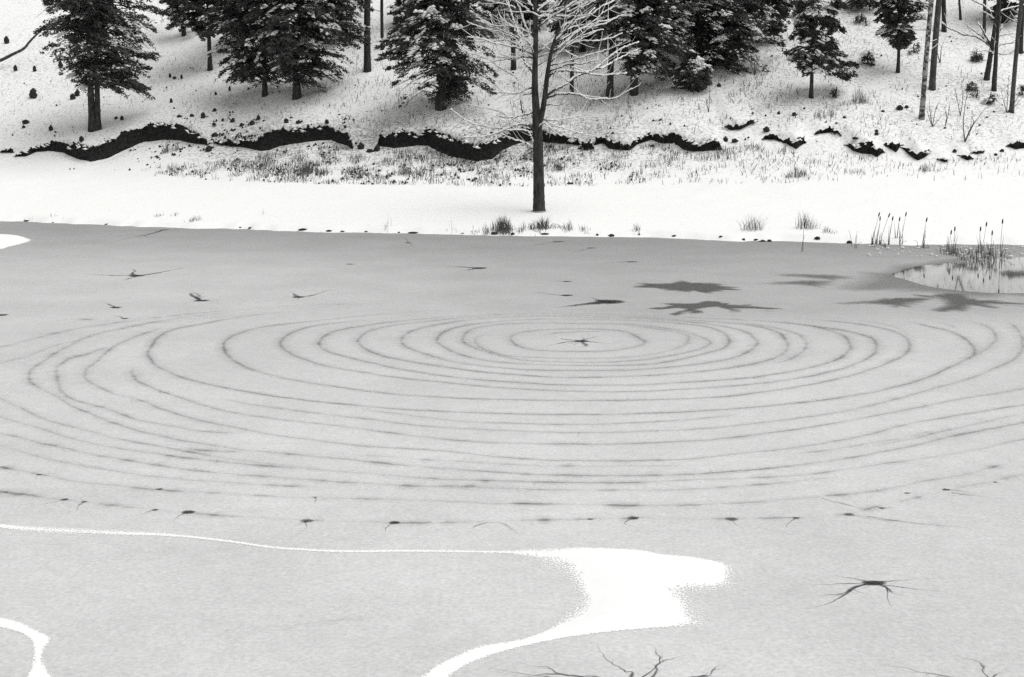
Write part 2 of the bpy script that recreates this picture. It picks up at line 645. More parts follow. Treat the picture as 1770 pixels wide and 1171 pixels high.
# ---- concentric ring cracks, traced from the photograph onto the ice (closed, points, strength)
RINGS = [
    (0, [(931, 584), (945, 579), (958, 576), (990, 574), (1022, 573), (1050, 574), (1073, 577)], .55, 0),
    (1, [(882, 586), (886, 580), (897, 576), (920, 572), (951, 570), (985, 569), (1022, 569), (1073, 572), (1093, 578), (1102, 584), (1117, 591), (1112, 595), (1090, 602), (1060, 606), (1030, 608), (991, 608), (944, 607), (911, 603), (890, 596)], .8, 0),
    (0, [(846, 575), (828, 582), (820, 591), (829, 600), (845, 608), (866, 613), (890, 617), (937, 619), (985, 620), (1039, 620), (1090, 617), (1130, 612), (1160, 606), (1183, 597), (1190, 588), (1190, 581), (1180, 577), (1150, 571), (1110, 566), (1060, 562)], .6, 0),
    (1, [(800, 590), (803, 580), (811, 571), (830, 566), (853, 562), (885, 560), (920, 559), (960, 559), (1005, 560), (1060, 560), (1110, 563), (1160, 569), (1200, 578), (1224, 588), (1229, 594), (1215, 602), (1191, 609), (1160, 615), (1124, 621), (1075, 625), (1022, 627), (960, 626), (903, 623), (853, 612), (815, 600)], .8, 0),
    (1, [(755, 590), (760, 580), (772, 572), (802, 563), (832, 559), (870, 555), (910, 553), (954, 552), (1000, 552), (1039, 553), (1090, 554), (1141, 557), (1180, 560), (1215, 564), (1247, 574), (1261, 587), (1258, 596), (1248, 603), (1215, 612), (1174, 622), (1124, 630), (1060, 632), (1005, 632), (940, 631), (870, 627), (808, 617), (768, 601)], .85, 0),
    (1, [(694, 592), (698, 582), (712, 573), (734, 566), (768, 560), (800, 554), (853, 550), (920, 548), (980, 548), (1050, 550), (1120, 552), (1180, 556), (1226, 561), (1268, 568), (1296, 578), (1309, 590), (1304, 601), (1290, 610), (1258, 621), (1217, 628), (1175, 634), (1105, 639), (1039, 641), (970, 641), (903, 639), (855, 635), (808, 630), (766, 621), (735, 612), (710, 604)], .9, 0),
    (1, [(619, 592), (624, 582), (640, 572), (678, 563), (730, 557), (798, 550), (860, 547), (930, 546), (1010, 546), (1100, 549), (1180, 553), (1250, 558), (1304, 564), (1340, 573), (1358, 586), (1361, 600), (1352, 613), (1325, 624), (1283, 633), (1220, 642), (1130, 649), (1060, 652), (1000, 653), (950, 652), (903, 649), (840, 644), (785, 637), (735, 630), (678, 619), (640, 608)], .95, 0),
    (0, [(1250, 556), (1300, 561), (1345, 568), (1378, 578), (1393, 592), (1394, 600), (1385, 611), (1362, 622), (1330, 632)], .75, 0),
    (1, [(552, 597), (555, 586), (572, 576), (606, 567), (678, 557), (740, 551), (798, 547), (880, 543), (960, 542), (1060, 544), (1160, 548), (1260, 552), (1348, 557), (1398, 563), (1440, 573), (1462, 584), (1470, 598), (1464, 611), (1440, 625), (1392, 638), (1340, 647), (1283, 655), (1208, 660), (1140, 664), (1073, 666), (1000, 666), (937, 664), (870, 660), (802, 654), (750, 648), (701, 640), (633, 626), (590, 615), (565, 607)], .95, 0),
    (0, [(655, 553), (588, 558), (533, 566), (497, 579), (484, 593), (490, 604), (511, 615), (535, 624), (565, 633), (633, 645), (675, 651), (723, 657), (775, 662), (836, 668), (900, 673), (971, 676), (1040, 678), (1107, 677), (1190, 673), (1261, 668), (1340, 660), (1413, 648), (1470, 633), (1505, 616), (1516, 600), (1505, 585), (1480, 576), (1435, 568), (1370, 560), (1300, 554)], .85, 0),
    (0, [(790, 536), (720, 539), (655, 544), (600, 549), (556, 554), (490, 561), (443, 568), (405, 580), (389, 592), (386, 602), (392, 613), (407, 626), (428, 636), (452, 644), (490, 654), (533, 662), (580, 669), (633, 676), (700, 683), (760, 687), (836, 690), (920, 692), (1005, 693), (1090, 692), (1175, 690), (1240, 687), (1306, 680), (1380, 669), (1442, 657), (1500, 641), (1540, 626), (1563, 613), (1572, 599), (1566, 585), (1550, 575), (1522, 567), (1480, 560), (1435, 555), (1380, 551)], .95, 0),
    (0, [(1457, 551), (1500, 556), (1539, 563), (1562, 571), (1571, 579)], .5, 0),
    (0, [(520, 537), (450, 544), (400, 551), (348, 561), (310, 567), (283, 577), (265, 593), (257, 607), (257, 616), (271, 632), (288, 642), (307, 650), (333, 658), (362, 665), (405, 674), (452, 682), (490, 688), (533, 693), (580, 698), (633, 703), (700, 708), (798, 713), (860, 715), (930, 717), (1000, 717), (1090, 716), (1190, 712), (1260, 708), (1329, 702), (1410, 694), (1487, 682), (1530, 674), (1578, 661), (1615, 648), (1644, 635), (1672, 621), (1685, 612), (1681, 599), (1668, 585), (1645, 574), (1609, 565), (1557, 553)], 1.0, 0),
    (0, [(1609, 555), (1640, 561), (1657, 571)], .5, 0),
    (0, [(1670, 555), (1690, 558), (1708, 566), (1720, 577), (1722, 586), (1713, 598), (1698, 608), (1680, 616)], .7, 0),
    (0, [(1731, 555), (1748, 560), (1760, 572), (1768, 588), (1766, 604), (1753, 622), (1718, 637), (1690, 650), (1640, 665), (1587, 680), (1540, 693), (1487, 706), (1420, 718), (1351, 727), (1260, 737), (1190, 743), (1090, 747), (975, 748), (880, 745), (798, 741), (723, 736), (633, 724), (590, 720), (542, 714), (452, 702), (410, 695), (375, 687)], .7, .15),
    (0, [(244, 631), (230, 637), (226, 643), (229, 650), (240, 660), (271, 674), (300, 684), (325, 692), (355, 702), (384, 710), (415, 716), (452, 721), (500, 727), (542, 732), (630, 743), (723, 755), (790, 761), (862, 766), (950, 768), (1045, 768), (1120, 766), (1190, 763), (1252, 758), (1320, 750), (1397, 740), (1470, 727), (1533, 715), (1600, 702), (1669, 689), (1770, 672), (1850, 655)], .8, .2),
    (0, [(606, 706), (640, 710), (678, 714), (740, 723), (798, 729), (880, 732), (1000, 734), (1100, 731), (1190, 726), (1288, 715)], .7, .1),
    (0, [(289, 565), (240, 580), (194, 601), (167, 626), (152, 637), (145, 647), (147, 655), (158, 663), (175, 672), (194, 680), (215, 685), (235, 689), (252, 696), (271, 704), (305, 716), (344, 727), (375, 734), (407, 740), (440, 746), (470, 752), (550, 762), (633, 772), (700, 776), (770, 780), (815, 785), (860, 790), (930, 795), (1000, 797), (1090, 797), (1190, 794), (1270, 786), (1351, 777), (1420, 767), (1487, 755), (1530, 744), (1578, 732), (1640, 721), (1714, 709), (1770, 700), (1850, 685)], .8, .25),
    (0, [(190, 597), (150, 613), (120, 620), (105, 630), (98, 640), (97, 652), (101, 664), (106, 677), (120, 688), (140, 695), (181, 706), (221, 720), (246, 728), (289, 736), (330, 743), (362, 747), (400, 749), (440, 749)], .75, .3),
    (0, [(400, 542), (345, 546), (289, 553), (226, 565), (185, 573), (149, 584), (115, 600), (90, 614), (66, 631), (54, 641), (48, 653), (52, 661), (62, 668), (80, 677), (99, 686), (127, 704), (150, 714), (181, 726), (215, 737), (249, 748), (285, 756), (316, 762), (360, 769), (407, 776), (500, 785), (590, 793), (680, 803), (771, 811), (840, 816), (907, 820), (1000, 822), (1090, 823), (1170, 821), (1225, 818), (1274, 815), (1320, 812), (1360, 807), (1442, 796), (1500, 786), (1560, 775), (1610, 764), (1669, 750), (1770, 731), (1850, 715)], .85, .35),
    (0, [(-60, 660), (0, 689), (20, 698), (41, 708), (81, 726), (122, 738), (172, 751), (210, 760), (244, 766), (330, 782), (410, 795), (500, 806), (590, 816), (680, 823), (771, 829), (900, 833), (1000, 835), (1090, 835), (1170, 830), (1270, 828), (1351, 824), (1410, 819), (1460, 811), (1520, 803), (1578, 795), (1640, 786), (1692, 777), (1770, 759), (1850, 742)], .75, .45),
    (0, [(-60, 700), (14, 725), (45, 734), (73, 742), (104, 752), (136, 762), (200, 775), (245, 781), (295, 788), (350, 795), (408, 801), (500, 809), (560, 813)], .75, .45),
    (0, [(-60, 733), (0, 749), (54, 762), (95, 772), (136, 781), (190, 791), (245, 801), (317, 812), (385, 819), (454, 824), (520, 829), (590, 834), (700, 840), (800, 843), (907, 846), (1045, 848), (1120, 848), (1190, 846), (1270, 841), (1351, 835), (1405, 829), (1460, 821)], .75, .5),
    (0, [(-60, 757), (0, 771), (30, 779), (59, 787), (109, 799), (181, 812), (225, 819), (272, 825), (360, 832), (454, 838), (520, 841), (590, 843)], .75, .55),
    (0, [(-60, 795), (0, 808), (68, 821), (136, 833), (204, 840), (272, 847), (330, 850), (385, 853), (430, 856), (476, 859), (540, 861), (590, 862), (700, 864), (800, 868), (880, 871), (980, 873), (1100, 875), (1193, 874), (1250, 871), (1306, 868), (1379, 862), (1442, 857), (1485, 853), (1524, 848), (1565, 840), (1605, 831), (1669, 820), (1700, 812), (1770, 790)], .95, .75),
    (0, [(-40, 640), (0, 628), (48, 616), (95, 598), (140, 586)], .5, .2),
    (0, [(-40, 610), (0, 601), (60, 586), (130, 569), (250, 552), (350, 541), (480, 531), (600, 526), (700, 526)], .45, .5),
    (0, [(60, 560), (130, 552), (200, 556), (262, 549)], .35, .8),
    (0, [(180, 577), (240, 562), (330, 552), (420, 547)], .4, .5),
    (0, [(290, 774), (330, 777), (360, 780), (410, 781), (470, 787)], .7, .8),
    (0, [(620, 836), (720, 840), (830, 842), (930, 846)], .5, .8),
    (0, [(590, 786), (700, 792), (800, 799), (900, 804), (1000, 806), (1100, 806), (1250, 803)], .45, .6),
    (0, [(1330, 790), (1420, 780), (1500, 768), (1570, 755), (1640, 738)], .45, .5),
    (0, [(1480, 778), (1560, 762), (1640, 744), (1720, 725), (1780, 712)], .5, .4),
    (0, [(-60, 842), (0, 851), (45, 856), (109, 865), (145, 869), (204, 875), (268, 882), (326, 887), (394, 892), (460, 896), (530, 900), (600, 902), (681, 904), (760, 904), (850, 902), (940, 899), (1020, 897), (1090, 896), (1180, 897), (1265, 898), (1320, 896), (1375, 895), (1420, 893), (1462, 890), (1500, 880), (1560, 866), (1640, 848), (1715, 832), (1790, 815)], .9, .95),
]
for closed, pts, st, dash in RINGS:
    c = catmull(pts, bool(closed), uniform=22)
    cu, cv = c[:, 0], c[:, 1]
    P = I(cu, cv)[:, :2]
    ln = np.concatenate([[0], np.cumsum(np.linalg.norm(np.diff(P, axis=0), axis=1))])
    n_s = int(ln[-1] / .07)
    s = np.linspace(0, ln[-1], n_s)
    P = np.stack([np.interp(s, ln, P[:, 0]), np.interp(s, ln, P[:, 1])], -1)
    sd = int(RNG.integers(1000))
    kw = 15                                                       # round off the tracing
    ker = np.hanning(kw + 2)[1:-1]
    ker /= ker.sum()
    for ax in (0, 1):
        ext = np.concatenate([P[-kw:, ax], P[:, ax], P[:kw, ax]]) if closed else np.concatenate([2 * P[0, ax] - P[kw:0:-1, ax], P[:, ax], 2 * P[-1, ax] - P[-2:-kw - 2:-1, ax]])
        P[:, ax] = np.convolve(ext, ker, 'same')[kw:kw + n_s]
    T = np.gradient(P, axis=0)
    T /= np.linalg.norm(T, axis=1)[:, None] + 1e-9
    wig = .10 * (fnoise(s * 1.3, s * 0, sd, 4) - .5) + .03 * (RNG.random(n_s) - .5)
    if closed:
        wig *= sstep(0, 1, s) * sstep(ln[-1], ln[-1] - 1, s)
    P = P + np.stack([-T[:, 1], T[:, 0]], -1) * wig[:, None]
    u, v = to_px(P[:, 0], P[:, 1], P[:, 0] * 0)
    al = .62 * st * (.10 + 1.0 * fnoise(s * 1.3, s * 0, sd + 3, 5)) * (1 - .6 * sstep(563, 546, v))
    da = fnoise(s * 2.6, s * 0, sd + 9, 2)
    al = al * (1 - dash * .9 * sstep(.62, .40, da)) + dash * .45 * sstep(.62, .80, da)
    if not closed:
        al = al * sstep(0, 1.2, s) * sstep(ln[-1], ln[-1] - 1.2, s)
    w = (.045 + .055 * fnoise(s * 1.7, s * 0, sd + 5, 4)) * (1 + .35 * dash * (da > .66)) * (1 + .35 * sstep(720, 600, v))
    # feathery side cracks
    strips = [(P, w, np.clip(al, 0, 1))]
    for k in RNG.integers(5, max(6, n_s - 6), int(ln[-1] / 2.2)):
        a = RNG.uniform(.5, 1.3) * RNG.choice([-1, 1]) + math.atan2(T[k, 1], T[k, 0])
        L = RNG.uniform(.15, .6)
        q = np.linspace(0, 1, 5)
        strips.append((P[k] + np.stack([np.cos(a + .6 * q) * L * q, np.sin(a + .6 * q) * L * q], -1), .03 * (1.2 - q), al[k] * .7 * (1 - q)))
    ribbon_mesh('ring_crack', strips, M_RING, ice)


def disc(V, F, A, n0, c, rad, z, seed, sx=1.0, fade_to=.25, amp=.25, k=40):
    th = np.linspace(0, 2 * math.pi, k, endpoint=False)
    r = rad * (1 - amp + 2 * amp * fnoise(np.cos(th) * 2.2 + 20, np.sin(th) * 2.2 + 20, seed, 3))
    lv = [(0.02, 1), (.55, 1), (.85, .8), (1 + fade_to, 0)]
    for f, a in lv:
        V.append(np.stack([c[0] + np.cos(th) * r * f * sx, c[1] + np.sin(th) * r * f, np.full(k, z)], -1))
        A.append(np.full(k, a))
    for li in range(3):
        j = np.arange(k)
        F.append(n0 + np.stack([li * k + j, li * k + (j + 1) % k, (li + 1) * k + (j + 1) % k, (li + 1) * k + j], -1))
    return n0 + 4 * k


def arm_strip(pts_px, w0, a0, seed, taper=1.0):
    P = catmull(I(np.array(pts_px, float)[:, 0], np.array(pts_px, float)[:, 1])[:, :2], uniform=10)
    m = len(P)
    q = np.linspace(0, 1, m)
    T = np.gradient(P, axis=0)
    T /= np.linalg.norm(T, axis=1)[:, None] + 1e-9
    L = np.linalg.norm(np.diff(P, axis=0), axis=1).sum()
    P = P + np.stack([-T[:, 1], T[:, 0]], -1) * ((fnoise(q * L * 3, q * 0, seed, 3) - .5) * .10 * min(L, 1.5) * sstep(0, .2, q))[:, None]
    wob = .25 + 1.7 * fnoise(q * L * 3.5, q * 0, seed + 1, 3) ** 2
    return P, w0 * (1 - .85 * q ** taper) * wob, a0 * (1 - q ** 2) * np.clip(.5 + fnoise(q * L * 2.5, q * 0, seed + 2, 2), 0, 1.1)


def star_hole(center, rad, arms, label, n_rand=7, rlen=(.6, 1.6), mat=None, a0=.72, name='melt_hole', w0=None, sx=1.0):
    """a dark drain hole with radiating cracks: traced main arms plus short random ones"""
    c = I(*center)[:2]
    V, F, A, n0 = [], [], [], 0
    sd = int(RNG.integers(1000))
    n0 = disc(V, F, A, n0, c, rad * .85, layer(), sd, sx)
    o1 = (np.vstack(V), np.vstack(F), np.concatenate(A))
    strips = []
    w0 = w0 or rad * .55
    for i, a in enumerate(arms):
        P, W, al = arm_strip([center] + a if a[0] != center else a, w0, a0, sd + 7 * i)
        strips.append((P, W, al))
        for _ in range(3):                                     # side twigs off the arm
            k = int(RNG.integers(len(P) // 4, len(P) - 2))
            d = P[k] - P[k - 1]
            an = math.atan2(d[1], d[0]) + RNG.choice([-1, 1]) * RNG.uniform(.5, 1.1)
            L = RNG.uniform(.15, .45) * np.linalg.norm(P[-1] - P[0]) * .5
            q = np.linspace(0, 1, 6)
            strips.append((P[k] + np.stack([np.cos(an + .5 * q) * L * q, np.sin(an + .5 * q) * L * q], -1), W[k] * .7 * (1.1 - q), al[k] * .8 * (1 - q)))
    th0 = RNG.uniform(0, 6.28)
    for i in range(n_rand):
        sdd = sd + 100 + i
        an = th0 + i * 6.283 / max(n_rand, 1) + RNG.uniform(-.35, .35)
        L = rad * .6 + RNG.uniform(*rlen)
        q = np.linspace(0, 1, 14)
        bend = RNG.uniform(-.5, .5)
        P = c + np.stack([np.cos(an + bend * q) * L * q, np.sin(an + bend * q) * L * q], -1)
        P += np.stack([fnoise(q * 5, q * 0, sdd) - .5, fnoise(q * 5, q * 0, sdd + 9) - .5], -1) * .35 * L * q[:, None]
        strips.append((P, w0 * .5 * (1.02 - q), a0 * .55 * (1 - q) ** 1.3))
    # merge disc and arms in one mesh
    V, F, A = [o1[0]], [o1[1]], [o1[2] * min(1, a0 + .1)]
    n0 = len(o1[0])
    prof, offs = np.array([0, .6, 1, .6, 0]), np.array([-1, -.5, 0, .5, 1])
    for P, W, al in strips:
        z = layer()
        T = np.gradient(P, axis=0)
        T /= np.linalg.norm(T, axis=1)[:, None] + 1e-9
        N = np.stack([-T[:, 1], T[:, 0]], -1)
        m = len(P)
        Q = P[:, None] + N[:, None] * (W[:, None] * offs[None])[..., None]
        V.append(np.concatenate([Q, np.full((m, 5, 1), z)], -1).reshape(-1, 3))
        A.append((np.asarray(al)[:, None] * prof).ravel())
        i, j = np.meshgrid(np.arange(m - 1), np.arange(4), indexing='ij')
        F.append(n0 + np.stack([i * 5 + j, i * 5 + j + 1, (i + 1) * 5 + j + 1, (i + 1) * 5 + j], -1).reshape(-1, 4))
        n0 += m * 5
    o = mesh_np(name, np.vstack(V), np.vstack(F), mat or M_DARK, ice, attrs={'fade': np.concatenate(A)})
    if label:
        o['label'] = label
    LAYER[0] = .0045
    return o


star_hole((1510, 1008), .115, [[(1492, 1012), (1475, 1020), (1460, 1028), (1446, 1038), (1430, 1044), (1400, 1051), (1372, 1056)], [(1475, 1009), (1445, 1009.5), (1400, 1010), (1355, 1009)], [(1490, 1004), (1470, 1000), (1450, 996), (1425, 988)],
                               [(1528, 1013), (1536, 1022), (1534, 1034), (1536, 1046), (1546, 1055)], [(1540, 1014), (1560, 1017), (1585, 1020), (1620, 1023), (1680, 1027)], [(1535, 1005), (1565, 1003), (1600, 1001), (1640, 998)],
                               [(1536, 1018), (1545, 1026), (1570, 1034)], [(1480, 1016), (1458, 1026), (1420, 1029), (1395, 1032)]], 'black hole with long spidery cracks in the bare near ice', 3, (.2, .6), w0=.036, sx=1.5, a0=.85)
star_hole((1005, 590), .22, [[(980, 592), (950, 598), (935, 603)], [(975, 587), (968, 585)], [(1030, 592), (1058, 595)], [(1012, 597), (1008, 601)], [(1020, 585), (1050, 579)]],
          'small dark crack at the centre of the rings', 6, (.5, 1.5), a0=.55)
star_hole((236, 477), .34, [[(200, 477), (165, 475), (140, 473)], [(262, 474), (300, 467), (335, 461)], [(228, 473), (234, 468), (222, 462)], [(230, 480), (210, 486)]],
          'dark winged crack in the left far ice', 4, (.5, 1.6))
star_hole((347, 520), .26, [[(338, 515), (345, 511), (318, 501)], [(365, 520), (390, 519)], [(330, 508), (345, 508), (362, 505)]], None, 4, (.4, 1.2))
star_hole((516, 514), .24, [[(540, 511), (560, 505), (578, 499)], [(507, 508), (502, 505)]], None, 3, (.4, 1.3))
star_hole((200, 532), .20, [[(188, 527), (180, 521)], [(206, 532), (214, 530)]], None, 2, (.3, .8))
star_hole((216, 551), .12, [[(206, 548), (195, 544)], [(226, 550)]], None, 2, (.3, .7), a0=.5)
star_hole((828, 464), .34, [[(800, 462), (755, 459)], [(808, 467), (788, 470)], [(845, 462)]], None, 3, (.5, 1.4), a0=.75)
star_hole((980, 511), .22, [[(960, 510), (935, 506), (914, 503)], [(995, 511)]], None, 3, (.3, 1.2), a0=.7)
star_hole((980, 487), .18, [[(965, 486), (950, 484)], [(995, 487)]], None, 3, (.3, .8), a0=.5)
star_hole((1055, 522), .55, [[(1030, 524), (1005, 527), (980, 530), (958, 533)], [(1072, 521)], [(1035, 519), (1020, 514)], [(1010, 526), (985, 529)]], 'dark arrow shaped crack behind the rings', 3, (.3, 1.0), w0=.42)
star_hole((1092, 453), .25, [[(1070, 453), (1035, 455)], [(1100, 453)]], None, 2, (.3, 1), a0=.5)
star_hole((605, 457), .2, [[(598, 456)], [(612, 457)]], None, 2, (.3, .6), a0=.4)
star_hole((3, 545), .22, [[(-10, 543)], [(12, 543)]], None, 3, (.3, .6))
star_hole((283, 398), .3, [[(250, 399), (200, 399), (150, 400)], [(255, 406), (220, 413), (180, 421)], [(310, 397), (340, 396)], [(252, 408), (262, 412)]], 'branching dark crack in the soaked ice by the left far shore', 2, (.4, 1.2), a0=.5, w0=.16)
star_hole((705, 420), .2, [[(700, 412), (680, 408)], [(712, 424), (700, 430)]], None, 3, (.5, 1.5), a0=.35)
star_hole((965, 418), .3, [[(930, 423), (890, 428)], [(1000, 416)]], None, 2, (.5, 1.5), a0=.4)
star_hole((1022, 429), .25, [[(1000, 435), (985, 439)], [(1060, 428)]], None, 2, (.5, 1.5), a0=.35)
# bottom edge stars
star_hole((1080, 1190), .10, [[(1035, 1171), (1005, 1169), (978, 1167), (967, 1163), (950, 1156), (936, 1154), (922, 1153), (896, 1143), (876, 1139)], [(1010, 1172), (978, 1168), (945, 1167), (919, 1167), (891, 1163), (865, 1157), (820, 1148)],
                               [(1000, 1176), (930, 1172), (865, 1170)], [(1091, 1165), (1082, 1163), (1074, 1160), (1066, 1152), (1054, 1142), (1043, 1135), (1037, 1125), (1034, 1112)],
                               [(1125, 1171), (1133, 1160), (1136, 1152), (1153, 1143), (1173, 1136), (1195, 1130)], [(1133, 1158), (1145, 1140), (1139, 1128), (1136, 1118)],
                               [(1187, 1172), (1210, 1169), (1227, 1167), (1235, 1159), (1244, 1153), (1272, 1147)]], 'large dark branching crack cut by the bottom edge of the ice', 3, (.2, .5), w0=.038, a0=.85)
star_hole((1712, 1184), .05, [[(1706, 1170), (1699, 1159), (1696, 1147), (1680, 1140), (1663, 1138), (1649, 1129)], [(1680, 1176), (1640, 1170), (1609, 1166), (1584, 1162), (1563, 1155), (1536, 1151), (1498, 1144)], [(1720, 1168), (1735, 1160)]],
          'dark forked crack at the bottom right corner of the ice', 3, (.2, .5), w0=.028)
# small drain holes strung along the outer ring
for hx, hy, r, arms in [(530, 901, .13, [[(515, 907), (490, 922)], [(528, 910), (505, 935)], [(560, 899)]]), (682, 904, .12, [[(668, 912), (664, 925)], [(720, 905)], [(655, 907)]]),
                        (1020, 898, .10, [[(1000, 899), (970, 900)], [(1040, 897)]]), (1095, 896, .11, [[(1080, 905), (1112, 915)], [(1130, 894)]]),
                        (1265, 898, .12, [[(1240, 897)], [(1275, 908), (1290, 918)]]), (1376, 896, .11, [[(1350, 895)], [(1362, 906), (1360, 916)], [(1400, 893)]]),
                        (1468, 890, .12, [[(1500, 893), (1545, 908), (1592, 929)], [(1520, 899), (1580, 903), (1640, 908)], [(1450, 889)]]), (1636, 847, .10, [[(1665, 850), (1720, 860)], [(1625, 845)]]),
                        (325, 886, .12, [[(310, 893), (290, 905)], [(350, 886)]]), (268, 882, .09, [[(250, 887), (225, 896)], [(285, 880)]]), (145, 868, .10, [[(136, 876), (130, 888)], [(165, 868)]]),
                        (112, 864, .09, [[(90, 869), (40, 878)]]), (276, 846, .08, [[(255, 850)], [(295, 847)]]), (1525, 879, .06, [[(1510, 876)], [(1550, 877)]]), (1568, 853, .07, [[(1550, 856)], [(1585, 851)]]),
                        (1720, 834, .07, [[(1705, 832)], [(1740, 837)]]), (10, 851, .07, [[(25, 850)]]), (545, 860, .06, [[(530, 860)], [(545, 872)]]), (68, 821, .06, [[(50, 819)], [(85, 823)]])]:
    star_hole((hx, hy), r * RNG.uniform(.55, .95), arms, None, 3, (.1, .45), a0=RNG.uniform(.35, .75), w0=RNG.uniform(.02, .035), name='drain_hole')
ribbon_mesh('hair_crack', [arm_strip([(640, 1067), (560, 1075), (500, 1081), (440, 1084), (380, 1076), (300, 1058), (220, 1044)], .14, .07, 81, 2.0), arm_strip([(440, 1084), (410, 1105), (385, 1130), (350, 1150)], .12, .06, 83, 2.0)], M_RING, ice)
ribbon_mesh('hair_crack', [arm_strip([(1500, 893), (1545, 900), (1590, 906), (1640, 910), (1690, 914)], .04, .5, 85, 2.0), arm_strip([(1420, 862), (1460, 872), (1500, 880), (1560, 884)], .03, .5, 87, 2.0), arm_strip([(1645, 852), (1680, 857), (1730, 864)], .03, .5, 89, 2.0)], M_RING, ice)
ribbon_mesh('hair_crack', [arm_strip([(818, 912), (838, 905), (862, 905), (880, 912), (890, 921), (878, 935)], .03, .6, 71, 2.0)], M_RING, ice)


# ------------------------------------------------------------------ flat shapes traced on the ice
def poly_sdf(P, X, Y):
    """signed distance (inside > 0) of points to a closed polygon"""
    D = np.full(X.shape, 1e9)
    inside = np.zeros(X.shape, bool)
    n = len(P)
    for i in range(n):
        a, b = P[i], P[(i + 1) % n]
        e = b - a
        t = np.clip(((X - a[0]) * e[0] + (Y - a[1]) * e[1]) / (e @ e + 1e-12), 0, 1)
        D = np.minimum(D, (X - a[0] - e[0] * t) ** 2 + (Y - a[1] - e[1] * t) ** 2)
        cond = ((a[1] > Y) != (b[1] > Y)) & (X < (b[0] - a[0]) * (Y - a[1]) / (b[1] - a[1] + 1e-12) + a[0])
        inside ^= cond
    return np.where(inside, 1, -1) * np.sqrt(D)


def drift(pts, label, res, soft, hgt=.03, rag=(), spl=True):
    P = np.array(pts, float)
    if spl:
        P = catmull(P, True, uniform=4)
    W = I(P[:, 0], P[:, 1])[:, :2]
    lo, hi = W.min(0) - soft * 2, W.max(0) + soft * 2
    X, Y, Q = grid(np.arange(lo[0], hi[0], res), np.arange(lo[1], hi[1], res))
    sd = poly_sdf(W, X, Y)
    us, vs_ = to_px(X, Y, X * 0)
    hot = sum([h * np.exp(-(((us - a) / b) ** 2 + ((vs_ - c) / d) ** 2)) for a, c, b, d, h in rag], np.zeros_like(X))
    sof = soft * (.45 + .5 * fnoise(X * .55, Y * .55, 21, 2)) + hot
    sd = sd - .10 * hot
    fade = np.clip(.5 + .5 * sd / sof, -.3, 1.6)
    keep = (fade[Q] > -.12).any(1)
    Q = Q[keep]
    used = np.unique(Q)
    rm = np.full(len(X), -1)
    rm[used] = np.arange(len(used))
    z = .004 + hgt * sstep(.05, .6, sd)
    z = z + .3 * hgt * fnoise(X * 6, Y * 6, 5) * sstep(.05, .4, sd)
    o = mesh_np('snow_drift', np.stack([X, Y, z], -1)[used], rm[Q], M_DRIFT, None, True, {'fade': fade[used]})
    return tag(o, label, 'snow patch', 'wind-blown snow lying on the ice')


def slush(pts, label, alpha=.9, soft=.28):
    """soft-edged patch of water-soaked snow, its outline traced onto the ice"""
    P = np.array(pts, float)
    P = catmull(P, True, uniform=3)
    W = I(P[:, 0], P[:, 1])[:, :2]
    lo, hi = W.min(0) - .8, W.max(0) + .8
    X, Y, Q = grid(np.arange(lo[0], hi[0], .06), np.arange(lo[1], hi[1], .12))
    c0 = W.mean(0)
    th = np.arctan2(Y - c0[1], X - c0[0])
    rr = np.hypot(X - c0[0], Y - c0[1])
    ray_ = (vnoise(th * 5.5 + 40, rr * .5, 57) - .5) * sstep(.3, 1.5, rr)      # thin rays of soaking
    sd = poly_sdf(W, X + .25 * (fnoise(X * 2.5, Y * 2.5, 51) - .5), Y + .4 * (fnoise(X * 2.5, Y * 2.5, 55) - .5)) + .75 * ray_
    fade = np.clip(.42 + .5 * sd / soft, 0, 1) * alpha
    Q = Q[(fade[Q] > .004).any(1)]
    used = np.unique(Q)
    rm = np.full(len(X), -1)
    rm[used] = np.arange(len(used))
    o = mesh_np('slush_star', np.stack([X, Y, np.full(len(X), layer())], -1)[used], rm[Q], M_SLUSH, ice, attrs={'fade': fade[used]})
    o['label'] = label


LAYER[0] = .003
slush([(1103, 494), (1130, 491.5), (1150, 491), (1161, 489.5), (1181, 485), (1192, 488), (1211, 489), (1243, 495), (1268, 500), (1243, 502), (1218, 506), (1200, 503.5), (1180, 504), (1161, 501), (1135, 499), (1112, 496.5)],
      'dark soaked snow star, farther of two behind the rings', .95)
slush([(1140, 535), (1160, 529), (1172, 526), (1190, 525.5), (1204, 524.5), (1222, 520.5), (1247, 521), (1264, 527), (1282, 529.5), (1311, 531.2), (1342, 536), (1311, 533), (1282, 532.5), (1266, 534), (1276, 539), (1254, 533.5), (1236, 529.5), (1222, 531.5), (1204, 535), (1210, 541), (1192, 538), (1164, 543), (1184, 536), (1166, 533)],
      'dark soaked snow star with long arms just behind the rings', 1.0, .18)
slush([(1355, 477), (1382, 474), (1410, 475), (1435, 476), (1462, 480.5), (1435, 483), (1403, 481), (1382, 478.5)], 'faint soaked snow streak left of the open pool, rear of two', .5, .4)
slush([(1332, 491), (1368, 486.5), (1396, 485.5), (1418, 486.5), (1428, 491), (1407, 495), (1382, 492.5), (1361, 492)], 'faint soaked snow streak left of the open pool, front of two', .55, .4)
slush([(1472, 500), (1492, 484), (1522, 470), (1567, 461), (1620, 453), (1660, 450), (1690, 470), (1700, 500), (1770, 506), (1900, 506), (1900, 511), (1770, 511), (1674, 512), (1620, 507), (1585, 503), (1531, 502)], 'soaked grey ice round the tip of the open pool', .34, .7)
slush([(1460, 526), (1496, 522), (1521, 519.5), (1539, 516), (1567, 516), (1592, 518.5), (1571, 524), (1553, 531), (1539, 527.5), (1517, 525), (1496, 525)], 'dark soaked snow star in front of the pool tip', .8, .3)
